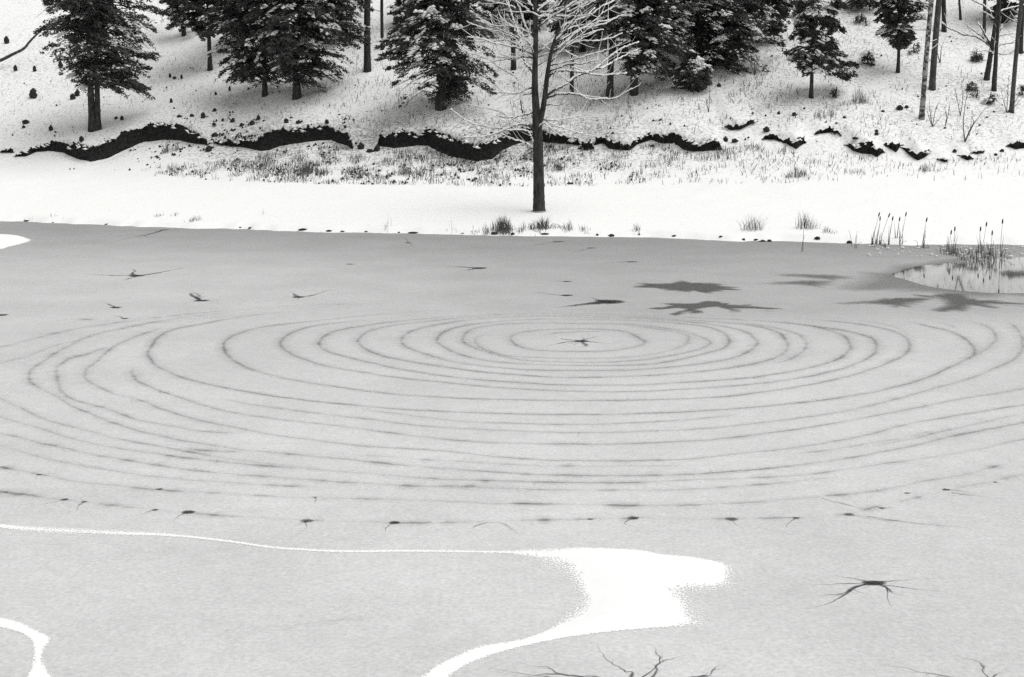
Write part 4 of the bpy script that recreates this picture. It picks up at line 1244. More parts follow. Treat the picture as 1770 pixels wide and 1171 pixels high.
tm = MB()
C, R = stem([(932, 369), (932, 364), (931.5, 340), (931, 300), (930, 255), (929, 222), (926.5, 190), (924.5, 150), (925, 110), (926, 70), (925, 30), (924, -10), (922, -70), (924, -150), (926, -230)],
            [27, 23, 20, 18.5, 17.5, 17, 13.5, 11, 9.5, 8.5, 8, 7, 5.5, 4, 1.5])
tm.tube(C, R, 14, .10)
C, R = stem([(933, 214), (936, 200), (939, 185), (942.5, 160), (946, 130), (949, 110), (952.5, 92), (957, 76), (964, 58), (973, 30), (980, -5), (988, -60), (996, -140)], [9, 10, 9.5, 9, 8, 7, 6.5, 6, 5, 4.5, 4, 3, 1.5])
tm.tube(C + np.array([0, -.05, 0]), R, 10, .10)
tm.build('trunk', M_BARK, maple)
MAPLE = [
    # right side
    ([(951, 96), (965, 84), (977, 74), (1000, 55), (1013, 49), (1044, 42), (1060, 34), (1078, 26)], 4.5, 1.6, .15),
    ([(955, 80), (965, 67), (975, 56), (993, 33), (1001, 18), (1010, -2), (1018, -30)], 4, 1.8, -.35),
    ([(958, 58), (970, 48), (982, 41), (1004, 33), (1023, 26), (1039, 13), (1064, 1), (1085, -12)], 3.6, 1.5, .45),
    ([(926, 40), (933, 32), (941, 27), (965, 28), (990, 29), (1008, 28), (1023, 25)], 3.6, 1.6, -.2),
    ([(925, 24), (934, 15), (954, 0), (970, -20)], 3.4, 1.6, .3),
    ([(958, 28), (972, 17), (990, 5), (1008, -14)], 3, 1.5, .5),
    ([(947, 127), (955, 121), (965, 118), (977, 113), (990, 111), (1003, 111), (1018, 108), (1034, 104)], 4.2, 1.8, -.35),
    ([(948, 134), (955, 127), (962, 123), (982, 123), (1000, 125), (1013, 127), (1029, 130), (1044, 131), (1065, 129), (1084, 127)], 4.4, 1.7, .1),
    ([(944, 168), (953, 160), (968, 151), (982, 143), (1000, 131), (1012, 126), (1023, 123), (1036, 114), (1047, 105), (1058, 96), (1070, 87), (1086, 80), (1104, 73)], 5.2, 1.5, .35),
    ([(1030, 120), (1044, 117), (1056, 110), (1070, 102), (1085, 94), (1103, 86)], 2.8, 1.2, .6),
    ([(942, 172), (956, 166), (968, 163), (980, 163), (1000, 164), (1010, 169), (1018, 172), (1036, 172), (1054, 172), (1062, 171), (1070, 168), (1080, 161), (1091, 154)], 4.4, 1.3, -.4),
    ([(1000, 164), (1015, 167), (1030, 169), (1050, 170)], 2.2, 1.2, -.1),
    ([(940, 183), (950, 181), (958, 182), (967, 182), (975, 177)], 3.4, 1.6, -.6),
    ([(936, 208), (950, 208), (965, 208), (982, 205), (1004, 201)], 2.4, 1.0, .5),
    ([(922, 228), (930, 221), (940, 213)], 4.0, 3.0, -.5),
    ([(934, 209), (944, 215), (952, 223), (960, 229), (971, 236)], 2.6, 1.1, -.5),
    ([(938, 206), (955, 215), (975, 222), (1000, 230), (1016, 233)], 1.8, .9, .3),
    ([(946, 150), (955, 140), (962, 124)], 2.0, 1.4, .3),
    ([(962, 123), (970, 132), (984, 142)], 1.8, 1.2, -.3),
    ([(953, 90), (945, 82), (936, 76)], 1.6, 1.0, -.5),
    ([(966, 86), (978, 89), (988, 95), (1000, 100)], 2.0, 1.0, -.3),
    ([(985, 116), (1000, 120), (1012, 124)], 1.8, 1.2, .1),
    # left side
    ([(925, 193), (912, 197), (898, 201), (884.5, 204.5), (870, 203), (857, 201)], 4.0, 1.6, -.3),
    ([(923, 218), (908, 214), (896, 212), (880, 203), (864, 194), (851, 190), (838, 187), (824, 185), (811, 182)], 2.6, 1.2, .4),
    ([(876, 225), (864, 223), (850, 222), (838, 219.5), (822, 216), (806, 209), (792, 199), (779, 189)], 2.6, 1.4, .1),
    ([(923, 221), (914, 218), (905, 216), (896, 216), (887, 218), (876, 223), (864, 229), (851, 233), (838, 236), (820, 237.5), (800, 238)], 4.6, 1.3, -.25),
    ([(922, 230), (915, 229), (905, 226), (896, 225), (886, 226), (874, 226)], 4.0, 1.8, -.6),
    ([(924, 249), (919, 240), (914, 229)], 3.6, 3.0, -.4),
    ([(925, 261), (918, 255), (911, 249), (901, 245), (890, 242), (879, 238), (865, 232)], 3.2, 1.5, -.35),
    ([(921, 256), (910, 260), (899, 268), (890, 276), (879, 286), (868, 292), (853, 297)], 2.2, 1.0, -.2),
    ([(922, 152), (914, 153), (908, 155), (901, 159), (893, 162), (883, 162), (873, 161), (852, 159)], 4.0, 1.8, -.2),
    ([(922, 161), (912, 163), (902, 165)], 3.2, 1.8, .4),
    ([(904, 197), (902, 190), (900, 175), (897.6, 158), (896, 145), (895, 138), (888, 131), (879, 126), (870, 121), (861, 116), (855, 110), (846, 104), (837, 100), (825, 96), (814, 93.5), (802, 86), (789, 76)], 2.6, 1.5, .2),
    ([(923, 100), (905, 99), (888, 101), (872, 103), (854, 106)], 4.2, 2.0, -.1),
    ([(925, 133), (916, 119), (908, 110), (905, 99), (904, 87), (900, 72), (895, 56), (890, 42), (884, 26), (878, 5), (872, -15)], 4.4, 1.8, -.3),
    ([(907, 88), (903, 95), (898, 100), (888, 100), (878, 102)], 2.6, 1.6, -.4),
    ([(924, 98), (921, 90), (918, 82), (915, 76), (911, 69)], 3.4, 2.0, -.5),
    ([(925, 57), (916, 61), (906, 64), (899, 57), (893, 49), (887, 47), (878, 46), (860, 46), (842, 42), (823, 36)], 3.4, 1.4, .15),
    ([(925, 66), (912, 52), (906, 40), (902, 28), (898, 15), (894, 6), (889, -4), (882, -22)], 3.4, 1.6, .35),
    ([(925, 22), (920, 12), (914, 4), (908, -6)], 3, 1.6, -.2),
    ([(905, 90), (895, 79), (886, 74), (876, 70), (863, 71), (850, 72), (842, 70), (834, 66)], 3.0, 1.4, .25),
    ([(900, 70), (886, 61), (878, 58), (870, 54), (860, 50), (848, 46)], 2.8, 1.4, .4),
    ([(898, 20), (886, 12), (870, 8), (853, 4), (836, 0), (818, -6)], 2.8, 1.3, .1),
    ([(891, 60), (890, 50), (886, 31), (880, 14), (873, -2), (868, -20)], 2.6, 1.4, .5),
    ([(925, -5), (940, -25), (962, -50), (985, -80)], 3.2, 1.2, .3),
    ([(923, -20), (905, -45), (885, -75), (870, -110)], 3.2, 1.2, -.3),
    ([(982, -20), (1000, -45), (1025, -75)], 2.6, 1.0, -.3),
    ([(922, -80), (935, -110), (950, -150)], 2.4, 1.0, .3),
]
for k, (pts, a, b_, sl) in enumerate(MAPLE):
    limb(maple, mb_base, DM, pts, a * .9, b_ * .85, sl, (4 if pts[0][1] > 180 else 10) if len(pts) > 4 else 2, 100 + k, M_BARK2, 1.0)
rm = np.random.default_rng(77)
for k in range(34):
    y0 = rm.uniform(-40, 118)
    second = k % 3 == 0
    x0 = np.interp(y0, [-60, 5, 60, 110], [988, 978, 963, 949]) if second else np.interp(y0, [-40, 30, 70, 120], [923, 925, 926, 925])
    sg = 1 if (second and rm.random() < .8) or rm.random() < .45 else -1
    L = rm.uniform(55, 150)
    a = rm.uniform(.15, .85)
    t = np.linspace(0, 1, 6)
    bow = rm.uniform(-14, 18)
    pts = [(x0 + sg * L * math.cos(a) * q, y0 - L * math.sin(a) * q - bow * q * (1 - q) + rm.normal(0, 1.6) * (q > 0)) for q in t]
    limb(maple, mb_base, DM, pts, rm.uniform(1.8, 3.0), 1.0, rm.choice([-1, 1]) * rm.uniform(.1, .7), 5, 900 + k, M_BARK2, 1.0)
cr = MB()
cr.tube(np.array([[0, 0, .01], [0, 0, .05]]), [.5, .2], 14)
cr.build('root_snow', M_SNOW, maple)

# the snowy limbed pair at the right
for pi, (px, py, wp_, path, lab, limbs) in enumerate([
    (1705, 138, 9.5, [(1705, 140), (1709, 115), (1714, 85), (1716, 70), (1722, 30), (1727, -10), (1730, -80)], 'thick leaning trunk with fanned snow lined limbs, left of the close pair at right',
     [([(1713, 76), (1705, 65), (1698, 52), (1690, 39)], 3.4, 1.6, -.2), ([(1712, 78), (1702, 68), (1690, 58), (1678, 50), (1671, 44)], 3.2, 1.5, .3), ([(1714, 72), (1722, 66), (1728, 55), (1733, 43)], 3.4, 1.6, -.3),
      ([(1711, 80), (1700, 72), (1685, 63), (1665, 60), (1650, 53), (1638, 48), (1627, 38)], 3.4, 1.5, .1), ([(1716, 68), (1728, 63), (1740, 60), (1754, 59)], 2.8, 1.2, .3), ([(1722, 22), (1712, 20), (1700, 10), (1685, 3), (1674, -4)], 3, 1.5, -.1),
      ([(1723, 24), (1735, 18), (1750, 14), (1770, 9), (1785, 4)], 3, 1.5, .2), ([(1721, 34), (1710, 27), (1699, 20)], 2.4, 1.2, .4)]),
    (1718, 157, 8.5, [(1718, 159), (1719, 135), (1721, 110), (1722, 88), (1725, 50), (1728, 0), (1731, -90)], 'slimmer upright trunk, right of the close pair with snowy limbs',
     [([(1722, 84), (1730, 78), (1740, 76), (1752, 74)], 2.4, 1.2, -.2), ([(1722, 92), (1735, 95), (1750, 92)], 2.0, 1.0, .2), ([(1721, 96), (1712, 90), (1702, 88)], 2.0, 1.0, .3)])]):
    b = G(px, py)
    rt = empty('bare_tree', b, lab, 'tree', 'snow limbed bare pair at the right')
    p = np.array(path, float)
    P = catmull(at_depth(p[:, 0], p[:, 1], b[1]) - b, uniform=6)
    tb = MB()
    m_ = b[1] / FPX
    tb.tube(P, np.interp(np.linspace(0, 1, len(P)), [0, .1, .5, 1], np.array([wp_ * 1.15, wp_, wp_ * .75, wp_ * .4]) * m_ * .5), 9, .1)
    tb.build('trunk', M_BARK, rt)
    for k, (pts, a, b_, sl) in enumerate(limbs):
        limb(rt, b, b[1], pts, a, b_, sl, 3, 300 + 20 * pi + k, M_BARK2, 1.0)


# ------------------------------------------------------------------ shrubs, fallen branch, rocks
def shrub(px, py, stems, label, seed, name='bare_shrub', w=1.6, snow=0.0):
    rng = np.random.default_rng(seed)
    b = G(px, py)
    root = empty(name, b, label, 'shrub', 'leafless shrubs on the slope')
    for pts in stems:
        mb = MB()
        p = np.array([(px, py)] + pts, float)
        sl = rng.uniform(-.4, .4)
        P0 = at_depth(p[:, 0], p[:, 1], b[1])
        run = np.concatenate([[0], np.cumsum(np.linalg.norm(np.diff(P0, axis=0), axis=1))])
        C = catmull(at_depth(p[:, 0], p[:, 1], b[1] + sl * run) - b, uniform=5)
        C[0, 2] -= .1
        R = np.linspace(w * b[1] / FPX * .5, .008, len(C))
        mb.tube(C, R, 5, .1)
        for _ in range(4):
            k = int(rng.integers(len(C) // 3, len(C) - 1))
            v = (C[k] - C[k - 1])
            v /= np.linalg.norm(v) + 1e-9
            v = v + rng.normal(0, .5, 3)
            L = rng.uniform(.2, .6)
            mb.tube(C[k] + v[None] * np.linspace(0, L, 4)[:, None], np.linspace(.012, .006, 4), 4, cap=False)
        mb.build('stem', M_WEED, root)
    return root


shrub(1668, 245, [[(1665, 215), (1668, 185), (1672, 158)], [(1678, 222), (1690, 205), (1704, 186)], [(1682, 215), (1680, 200)]], 'leafless forked shrub low on the slope near the right edge', 1, w=2.4)
shrub(1612, 220, [[(1608, 195), (1606, 165)], [(1616, 195), (1622, 178)], [(1605, 200), (1602, 185)], [(1620, 210), (1628, 200)]], 'thin twiggy shrub beside the foot of the birch', 2)
shrub(1634, 218, [[(1640, 195), (1642, 175)], [(1636, 200), (1632, 185)]], 'small thin shrub right of the twiggy birch shrub', 3)
shrub(1740, 195, [[(1735, 175), (1730, 155)], [(1742, 165), (1744, 130)], [(1752, 180), (1764, 158)], [(1756, 182), (1770, 165)]], 'spray of shoots round the slender right trunk', 4)
shrub(1345, 115, [[(1349, 95), (1352, 80)]], 'single thin sapling left of the slim spruce', 5) if False else None
shrub(1660, 200, [[(1655, 175), (1650, 150)], [(1664, 172), (1662, 140)]], 'pair of thin upright saplings in open snow', 6)
shrub(1225, 195, [[(1226, 175), (1227, 150)], [(1222, 180), (1219, 168)]], 'thin sapling in front of the young low fir', 7)
shrub(1305, 130, [[(1298, 112), (1294, 102)], [(1308, 115), (1313, 100)], [(1304, 112), (1302, 98)]], 'small forked shrub under the broad hemlock', 8, w=2.2)
shrub(1625, 110, [[(1626, 95), (1627, 78)], [(1622, 98), (1620, 88)]], 'dark stub with shoots right of the straight grey trunk', 9, w=2.4)
for i, (px, py, s, lab) in enumerate([(1680, 158, 12, 'tiny dark fir seedling left below the snowy limbed pair'), (1711, 180, 14, 'dark fir seedling below the snowy limbed pair'), (1688, 170, 8, 'small grey fir seedling between two darker ones'),
                                      (1688, 108, 16, 'snow tipped young fir left of the snowy limbed pair'), (1500, 112, 18, 'thin grey young fir right of the slim spruce boughs'), (1580, 92, 12, 'small grey young fir under the small spruce'),
                                      (1487, 40, 12, 'dark seedling high between the two spruces'), (1497, 45, 10, 'small dark seedling right of the higher one'), (1445, 170, 14, 'grey brushy young fir right of the slim spruce foot'),
                                      (1767, 165, 12, 'young fir at the right edge beside the slender trunk')]):
    conifer(px, py, 2, [(py - 1, px - s * .5, px + s * .5), (py - s * .5, px - s * .6, px + s * .6), (py - s, px - s * .3, px + s * .3)], s * 1.35 * G(px, py)[1] / FPX, lab, 0, 60 + i,
            leaf=(.17, .05), dens=.42, snow=.15, name='young_fir', group='fir seedlings on the slope', branch_gap=.07, needle=M_NEEDLE if i % 3 else M_NEEDLE2)

b = G(10, 118)
fb = empty('fallen_branch', b, 'bare crooked branch leaning out of the snow at the left edge', 'branch')
fm = MB()
p = np.array([(-25, 112), (0, 105), (20, 95), (40, 85), (50, 74), (60, 63), (75, 50)], float)
P = catmull(at_depth(p[:, 0], p[:, 1], b[1]) - b, uniform=6)
fm.tube(P, np.interp(np.linspace(0, 1, len(P)), [0, 1], [.16, .07]), 7, .2)
fm.build('stick', M_BARK2, fb)


def rock(px, py, w, h, label, group, seed, mat=None, name='stone', cat='stone', tufty=True):
    rng = np.random.default_rng(seed)
    b = G(px, py)
    mpp = b[1] / FPX
    n, m = 10, 6
    th = np.arange(n) * 2 * math.pi / n
    V = []
    a, c = w * mpp * .5, h * mpp
    for i in range(m):
        f = i / (m - 1)
        r = math.sqrt(max(.03, 1 - ((f - .42) / .60) ** 2))
        jit = 1 + rng.uniform(-.28, .28, n)
        V.append(np.stack([np.cos(th) * r * a * jit, np.sin(th) * r * a * .8 * jit, np.full(n, -.12 * c + c * f) * (1 + rng.uniform(-.12, .12, n))], -1))
    V = np.vstack(V + [np.array([[0, 0, c * .95]])])
    i, j = np.meshgrid(np.arange(m - 1), np.arange(n), indexing='ij')
    Q = np.stack([i * n + j, i * n + (j + 1) % n, (i + 1) * n + (j + 1) % n, (i + 1) * n + j], -1).reshape(-1, 4)
    k = np.arange(n)
    T = np.stack([(m - 1) * n + k, (m - 1) * n + (k + 1) % n, np.full(n, m * n)], -1)
    o = mesh_np(name, V, [Q, T], mat or M_STONE, None, False)
    o.location = b
    tag(o, label, cat, group)
    return o


HILL_ROCKS = [(12, 76, 9, 13), (27, 123, 7, 11), (60, 124, 6, 10), (58, 170, 13, 17), (126, 172, 10, 10), (134, 166, 9, 12), (105, 118, 8, 14), (88, 226, 7, 10), (45, 214, 12, 7), (41, 222, 6, 5), (141, 245, 8, 10), (211, 208, 6, 8),
              (296, 178, 5, 8), (294, 135, 4, 8), (302, 137, 6, 5), (314, 137, 4, 8), (351, 205, 8, 11), (371, 193, 6, 6), (397, 158, 4, 9), (447, 208, 6, 10), (373, 165, 4, 6), (372, 238, 12, 8), (385, 210, 5, 5), (332, 202, 8, 5), (310, 203, 9, 4),
              (361, 262, 12, 10), (495, 213, 8, 8), (516, 214, 9, 6), (565, 215, 7, 7), (597, 222, 5, 5), (624, 258, 12, 12), (640, 263, 14, 5), (652, 262, 10, 12), (370, 217, 7, 5), (402, 212, 8, 6), (418, 219, 8, 6), (436, 216, 9, 8)]
for i, (px, py, w, h) in enumerate(HILL_ROCKS):
    big = w * h > 100
    rock(px, py, w, h, 'larger dark lump of turf or stone showing through the left hillside snow' if big else 'small dark stone dotting the snow of the left hillside',
         'large dark lumps on the left hillside' if big else 'small dark stones on the left hillside', 500 + i)
for i, (px, py, w, h) in enumerate([(1373, 200, 9, 6), (1325, 228, 11, 9), (1555, 190, 12, 8), (1526, 194, 6, 4), (1567, 187, 7, 5), (1006, 90, 11, 7), (1243, 150, 8, 6), (1276, 125, 7, 5), (1478, 242, 10, 4), (1515, 236, 7, 6), (1515, 228, 6, 4), (1346, 198, 5, 6), (1650, 264, 7, 6), (1721, 269, 6, 4), (1732, 263, 7, 5), (1254, 246, 8, 10), (1270, 247, 11, 7), (1128, 254, 8, 4)]):
    rock(px, py, w, h, 'small dark stone dotting the snow of the right hillside', 'dark stones on the right hillside', 560 + i)
for i, (px, w, h) in enumerate([(40, 9, 3), (85, 6, 2), (125, 7, 3), (188, 6, 3), (410, 5, 4), (428, 7, 4), (465, 4, 2), (518, 18, 4), (567, 10, 3), (598, 10, 3), (619, 6, 4), (638, 8, 5), (697, 7, 5), (720, 18, 3), (783, 8, 5), (800, 10, 3), (850, 14, 6), (890, 14, 6), (920, 8, 4), (935, 16, 3), (1040, 7, 5), (1062, 12, 6), (1082, 10, 6), (1098, 7, 5), (1160, 9, 3), (1240, 6, 3), (1260, 8, 4), (1290, 10, 6), (1300, 9, 5)]):
    if i % 4 == 2:
        continue
    sv = float(np.interp(px, [0, 200, 400, 600, 885, 1100, 1300], [383, 390, 396, 402, 407, 411, 417]))
    rock(px + RNG.uniform(-8, 8), sv - .8 - RNG.random() ** 3 * 4, w * RNG.uniform(.5, 1.1), h * RNG.uniform(.4, .8), 'small dark clod at the far waterline where snow meets ice', 'dark clods along the far waterline', 600 + i, name='clod', cat='clod')
for i, (px, py, w, h, lab) in enumerate([(1318, 421, 16, 6, 'wide dark stone half buried in snow at the waterline, right of the grass tuft'), (1413, 414, 10, 5, 'upright dark stone beside the lone cattail'), (1468, 421, 10, 5, 'flat dark stone at the waterline between lone cattail and reeds'), (1330, 420, 8, 5, 'small dark stone touching the wide half buried one')]):
    rock(px, py, w, h, lab, 'stones at the right far waterline', 640 + i)

# ------------------------------------------------------------------ grass and weeds


def blade_mesh(B, Ht, lean, width, rng, segs=2):
    """curved flat blades: base points B (n,3)"""
    n = len(B)
    a = rng.uniform(0, 2 * math.pi, n)
    d = np.stack([np.cos(a), np.sin(a), np.zeros(n)], -1)
    s = np.stack([-np.sin(a), np.cos(a), np.zeros(n)], -1)
    b2 = rng.uniform(0, 2 * math.pi, n)
    s = np.stack([np.cos(b2), np.sin(b2) * .4, np.zeros(n)], -1)
    U = np.array([0, 0, 1.0])
    m1 = B + U * (Ht * .55)[:, None] + d * (lean * .3)[:, None]
    m2 = B + U * Ht[:, None] + d * lean[:, None]
    w = width[:, None]
    V = np.stack([B - s * w, B + s * w, m1 + s * w * .8, m1 - s * w * .8, m2], 1).reshape(-1, 3)
    k = np.arange(n)[:, None] * 5
    Q = k + np.array([[0, 1, 2, 3]])
    T = k + np.array([[3, 2, 4]])
    return V, Q, T


def scatter(n, xlo, xhi, ylo, yhi, dens, rng):
    X = rng.uniform(xlo, xhi, n)
    Y = rng.uniform(ylo, yhi, n)
    Z = z_ground(X, Y)
    u, v = to_px(X, Y, Z)
    p = dens(u, v, X, Y)
    k = rng.random(n) < p
    return X[k], Y[k], Z[k]


rg = np.random.default_rng(5)
LOWB = np.array([(0, 272), (110, 268), (160, 280), (260, 245), (340, 250), (450, 262), (560, 244), (640, 264), (740, 254), (830, 280), (900, 246), (1000, 254), (1080, 262), (1125, 244), (1200, 264), (1260, 255), (1320, 245), (1380, 260), (1490, 268), (1600, 280), (1770, 262)], float)


def d_toe(u, v, X, Y):
    lo = np.interp(u, LOWB[:, 0], LOWB[:, 1])
    bot = np.interp(u, [0, 200, 500, 900, 1300, 1770], [283, 298, 312, 318, 312, 306])
    reg = (v > lo + 4) & (v < bot + 6)
    rel = (v - lo) / np.maximum(bot - lo, 5)
    d = np.interp(rel, [0, .3, .7, 1.1], [2.6, 2.0, .9, .4]) * np.interp(u, [0, 120, 200, 250, 330, 560, 720, 900, 960, 1060, 1200, 1350, 1500, 1770], [.04, .06, .12, .3, .6, .9, .6, .45, .35, .40, .25, .16, .10, .05])
    return reg * np.minimum(1, 1.5 * d) * sstep(.34, .58, fnoise(X * .9, Y * .9, 31, 3))


X, Y, Z = scatter(110000, -40, 36, 82, 102, d_toe, rg)
n = len(X)
V, Q, T = blade_mesh(np.stack([X, Y, Z - .03], -1), rg.uniform(.12, .50, n) * (.5 + fnoise(X * .6, Y * .6, 3)), rg.uniform(0, .28, n), rg.uniform(.008, .026, n), rg)
tag(mesh_np('grass', V, [Q, T], M_STUBBLE), 'dry stubble grass at the toe of the slope', kind='stuff')


def d_hill(u, v, X, Y):
    up = np.interp(u, LOWB[:, 0], LOWB[:, 1]) - 30
    reg = (v < up) & (v > -5)
    d = np.interp(u, [0, 250, 420, 560, 700, 850, 1000, 1300, 1450, 1560, 1770], [.04, .05, .12, .3, .40, .3, .5, .5, .35, .18, .12])
    d = 1.15 * d * np.interp(v, [0, 100, 150, 220, 260], [.25, .5, 1.0, 1.0, .9])
    return reg * d * sstep(.34, .62, fnoise(X * .8, Y * .8, 41, 3))


X, Y, Z = scatter(95000, -44, 44, 92, 126, d_hill, rg)
n = len(X)
V, Q, T = blade_mesh(np.stack([X, Y, Z - .03], -1), rg.uniform(.10, .50, n), rg.uniform(0, .3, n), rg.uniform(.008, .025, n), rg)
tag(mesh_np('weeds', V, [Q, T], M_WEED), 'sparse dry weeds poking through the hillside snow', kind='stuff')


def d_lit(u, v, X, Y):
    toe = d_toe(u, v, X, Y) * .5 * (u < 1100)
    patch = np.exp(-(((u - 415) / 48) ** 2 + ((v - 238) / 11) ** 2)) + .55 * np.exp(-(((u - 395) / 40) ** 2 + ((v - 208) / 14) ** 2)) + .5 * np.exp(-(((u - 330) / 40) ** 2 + ((v - 258) / 14) ** 2)) + .35 * np.exp(-(((u - 560) / 70) ** 2 + ((v - 222) / 16) ** 2))
    hill = .10 * (v < 250) * (v > 60) * np.interp(u, [0, 250, 700, 1000, 1300, 1770], [.5, .5, .35, .9, .8, .6])
    return np.clip(toe + patch + hill * sstep(.5, .7, fnoise(X * .7, Y * .7, 61, 3)), 0, 1) * sstep(.40, .6, fnoise(X * 1.6, Y * 1.6, 71, 2))


X, Y, Z = scatter(52000, -42, 42, 82, 122, d_lit, rg)
n = len(X)
k = rg.uniform(.35, 1.25, n)
a = rg.uniform(0, 6.28, n)
SV, SF = blobs(np.stack([X, Y, Z + .03], -1), np.stack([np.cos(a), np.sin(a), np.zeros(n)], -1), .12 * k, .08 * k, .11 * k)
SV = SV + rg.normal(0, .02, SV.shape)
tag(mesh_np('leaf_litter', SV, SF, M_STONE), 'dark frozen leaf litter and turf crumbs showing through the slope snow', kind='stuff')


def clump(px, py, w, h, n, label, seed, mat=None, group='dry grass tufts along the far bank', wid=(.008, .018), lean=.35):
    rng = np.random.default_rng(seed)
    b = G(px, py)
    mpp = b[1] / FPX
    n = int(n * .65)
    cl = rng.normal(0, w * mpp * .26, max(2, n // 14))
    X = rng.choice(cl, n) + rng.normal(0, .14, n)
    Y = rng.normal(0, .25, n)
    Z = z_ground(b[0] + X, b[1] + Y) - b[2] - .03
    env = np.exp(-(X / (w * mpp * .45)) ** 2)
    Ht = h * mpp * rng.uniform(.35, 1.0, n) * (.45 + .55 * env)
    V, Q, T = blade_mesh(np.stack([X, Y, Z], -1), Ht, rng.uniform(.0, lean, n) * h * mpp, rng.uniform(*wid, n), rng)
    o = mesh_np('grass_tuft', V, [Q, T], mat or M_GRASS)
    o.location = b
    return tag(o, label, 'grass', group)


clump(870, 401, 46, 30, 420, 'dense dark grass tuft at the waterline left of the maple foot', 1, M_WEED)
clump(845, 402, 40, 18, 160, 'low sparse grass left of the dense dark tuft', 2)
clump(940, 396, 34, 26, 300, 'leaning dark grass tuft below the maple trunk', 3, M_WEED, lean=.9)
clump(910, 399, 40, 18, 120, 'low thin grass between the two dark tufts', 4)
clump(985, 397, 16, 20, 90, 'small grass tuft right of the maple foot', 5)
clump(1006, 400, 10, 18, 50, 'narrow grass wisp right of the small tuft', 6)
clump(1100, 399, 14, 18, 60, 'lone short grass wisp at mid far bank', 7)
clump(672, 396, 10, 38, 26, 'tall faint wisp on the bare bank left of the maple', 8, wid=(.005, .010))
clump(782, 400, 8, 30, 22, 'faint wisp nearer the maple on the bare bank', 9, wid=(.005, .010))
clump(1305, 398, 60, 34, 170, 'spreading pale grass tuft on the right part of the bank', 10, wid=(.006, .013), lean=.7)
clump(1390, 396, 46, 36, 170, 'upright grass tuft around the lone cattail', 11, wid=(.006, .013))
clump(1428, 403, 22, 16, 60, 'low drooping grass right of the lone cattail', 12, lean=1.2)
clump(75, 376, 36, 12, 40, 'faint low stubble at the left end of the bank', 13)
clump(290, 374, 60, 10, 60, 'faint stubble in the smooth bank snow at left', 14)
clump(350, 382, 50, 14, 60, 'faint stubble near the waterline at left', 15)
clump(457, 372, 8, 26, 12, 'barely visible wisp on the left bank', 16, wid=(.004, .008))
clump(1380, 306, 42, 22, 170, 'brown tuft at the toe of the right slope', 17, M_WEED)
clump(1602, 296, 24, 18, 90, 'small dark tuft at the toe below the black wedge of earth', 18, M_WEED)
clump(1475, 300, 46, 14, 80, 'thin tuft at the toe left of the small dark one', 19)
clump(1480, 178, 40, 34, 120, 'tall brushy weeds right of the slim spruce', 20, M_WEED)
clump(1412, 205, 60, 22, 120, 'weeds below the foot of the slim spruce', 21, M_WEED)
clump(295, 262, 26, 26, 160, 'dense weed tuft just below the wavy stream bank', 22, M_WEED)
clump(525, 300, 60, 26, 300, 'dark brush at the foot of the slope, left centre', 23, M_WEED)
clump(700, 302, 60, 24, 160, 'weeds at the foot of the slope below the bank gap', 24, M_WEED)
clump(965, 296, 50, 18, 140, 'weeds just right of the maple trunk at the slope foot', 25, M_WEED)

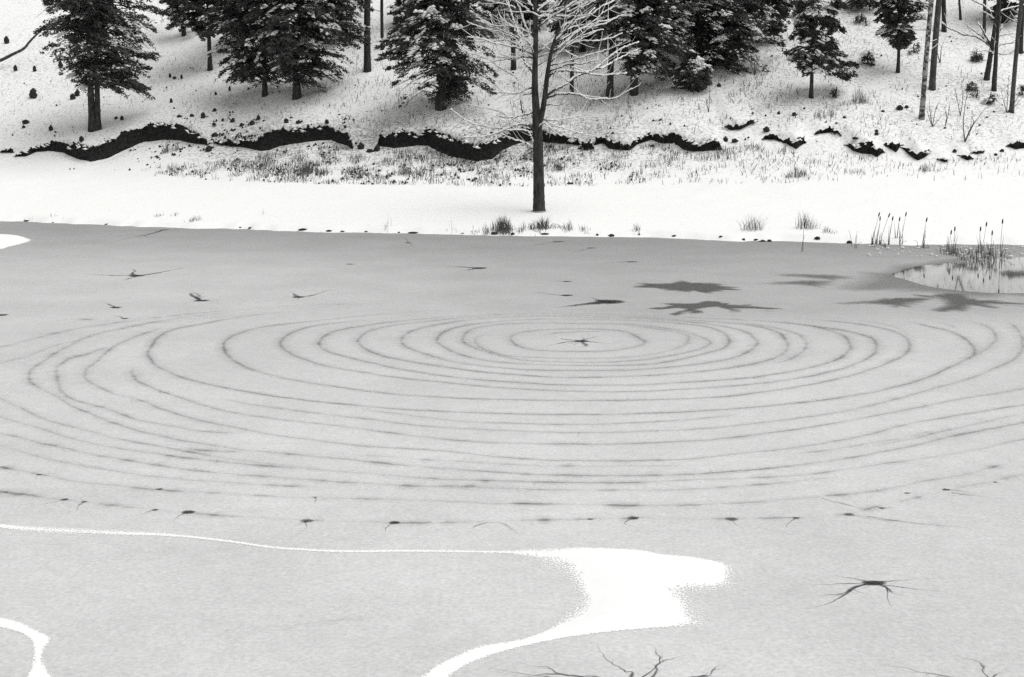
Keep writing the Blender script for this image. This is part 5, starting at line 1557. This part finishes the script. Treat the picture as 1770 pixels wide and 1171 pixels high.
# ------------------------------------------------------------------ cattails
CAT = [((1508, 423), (1519.6, 371)), ((1514, 422), (1521, 378)), ((1521, 423), (1537, 372.5)), ((1536, 423), (1543, 378)), ((1549, 421), (1555, 379)), ((1557, 421), (1566, 370.5)), ((1596, 429), (1602, 380)),
       ((1638, 437), (1644, 402)), ((1648, 439), (1650.5, 396)), ((1696, 437), (1705, 388)), ((1692, 437), (1695, 396)), ((1711.5, 442), (1715, 403)), ((1729, 444), (1733, 383)), ((1388, 435), (1390, 388))]
for k, (bp, hp) in enumerate(CAT):
    rng = np.random.default_rng(700 + k)
    b = I(bp[0], bp[1], 0.0)
    lone = k == 13
    root = empty('cattail', b, 'single cattail growing alone by the waterline well left of the reed bed' if lone else 'brown headed cattail rising from the reed bed at the far right shore', 'cattail', None if lone else 'cattails in the right shore reed bed')
    t = at_depth(hp[0], hp[1], b[1]) - b
    q = np.linspace(0, 1, 7)
    P = t * q[:, None] + np.array([.05, 0, 0]) * (np.sin(q * 3))[:, None] * rng.uniform(-1, 1)
    P[0, 2] = -.05
    mb = MB()
    mb.tube(P, np.linspace(.012, .007, 7), 5)
    mb.build('stem', M_REED, root)
    hd = MB()
    d = (P[-1] - P[-2]) / np.linalg.norm(P[-1] - P[-2])
    hq = np.linspace(-.12, .12, 7)
    hd.tube(P[-1] + d * hq[:, None], np.array([.010, .028, .034, .034, .032, .026, .006]), 7)
    hd.build('seed_head', M_HEAD, root)
    for _ in range(2 if lone else 3):
        L = rng.uniform(.5, 1.1)
        a = rng.uniform(-.5, .5)
        lf = MB()
        pp = np.stack([L * .35 * a * q ** 2 + rng.uniform(-.06, .06), .1 * q * rng.uniform(-1, 1), L * q - .03], -1)
        w = np.linspace(.022, .003, 7)[:, None] * np.array([[1, .35, 0]])
        Vv = np.vstack([pp - w, pp + w])
        i = np.arange(6)
        lf.add(Vv, np.stack([i, i + 1, 7 + i + 1, 7 + i], -1))
        lf.build('leaf', M_REED, root, False)
# headless reeds: clumps of dead stems standing in the ice edge
REEDS = [(1480, 430, 6, 30, 8), (1510, 426, 14, 22, 10), (1530, 427, 20, 20, 14), (1556, 424, 8, 26, 16), (1588, 428, 8, 24, 8), (1624, 438, 8, 18, 8), (1640, 441, 16, 24, 26), (1649, 442, 8, 26, 16), (1665, 450, 12, 24, 28), (1685, 450, 14, 26, 26),
         (1700, 447, 12, 30, 22), (1714, 450, 14, 34, 30), (1735, 446, 6, 24, 10), (1672, 440, 30, 12, 20), (1600, 428, 24, 10, 14)]
for k, (px, py, w, h, n) in enumerate(REEDS):
    rng = np.random.default_rng(800 + k)
    b = I(px, py, 0.0)
    mpp = b[1] / FPX
    mb = MB()
    for _ in range(int(n * .6)):
        x0, y0 = rng.normal(0, w * mpp * .25), rng.normal(0, .35)
        L = h * mpp * rng.uniform(.35, 1.05)
        ln = rng.normal(0, .16) * L
        q = np.linspace(0, 1, 4)
        pp = np.stack([x0 + ln * q ** 1.5, y0 + .05 * q, L * q - .03], -1)
        if rng.random() < .25:
            pp[2:, 2] -= np.array([.25, .7]) * L * .6
            pp[2:, 0] += np.array([.1, .3]) * L * np.sign(ln)
        mb.tube(pp, np.linspace(.013, .006, 4), 4, cap=False)
    o = mb.build('reed_clump', M_WEED)
    o.location = b
    tag(o, 'broken dead reeds standing in the ice along the right far shore', 'reeds', 'dead reed clumps in the right shore reed bed')
# snow caps on bent reeds and stones at the reed bed
rs = np.random.default_rng(9)
n = 110
u = rs.uniform(1500, 1770, n)
v = 424 + rs.random(n) ** 1.5 * 20
P = I(u, v, .06)
k = rs.uniform(.4, 1.5, n)
SV, SF = blobs(P, np.stack([np.ones(n), rs.normal(0, .2, n), np.zeros(n)], -1), .09 * k, .06 * k, .03 * k)
tag(mesh_np('snow', SV, SF, M_SNOW, None, True), 'snow pads caught in the dead reeds at the right shore', kind='stuff')
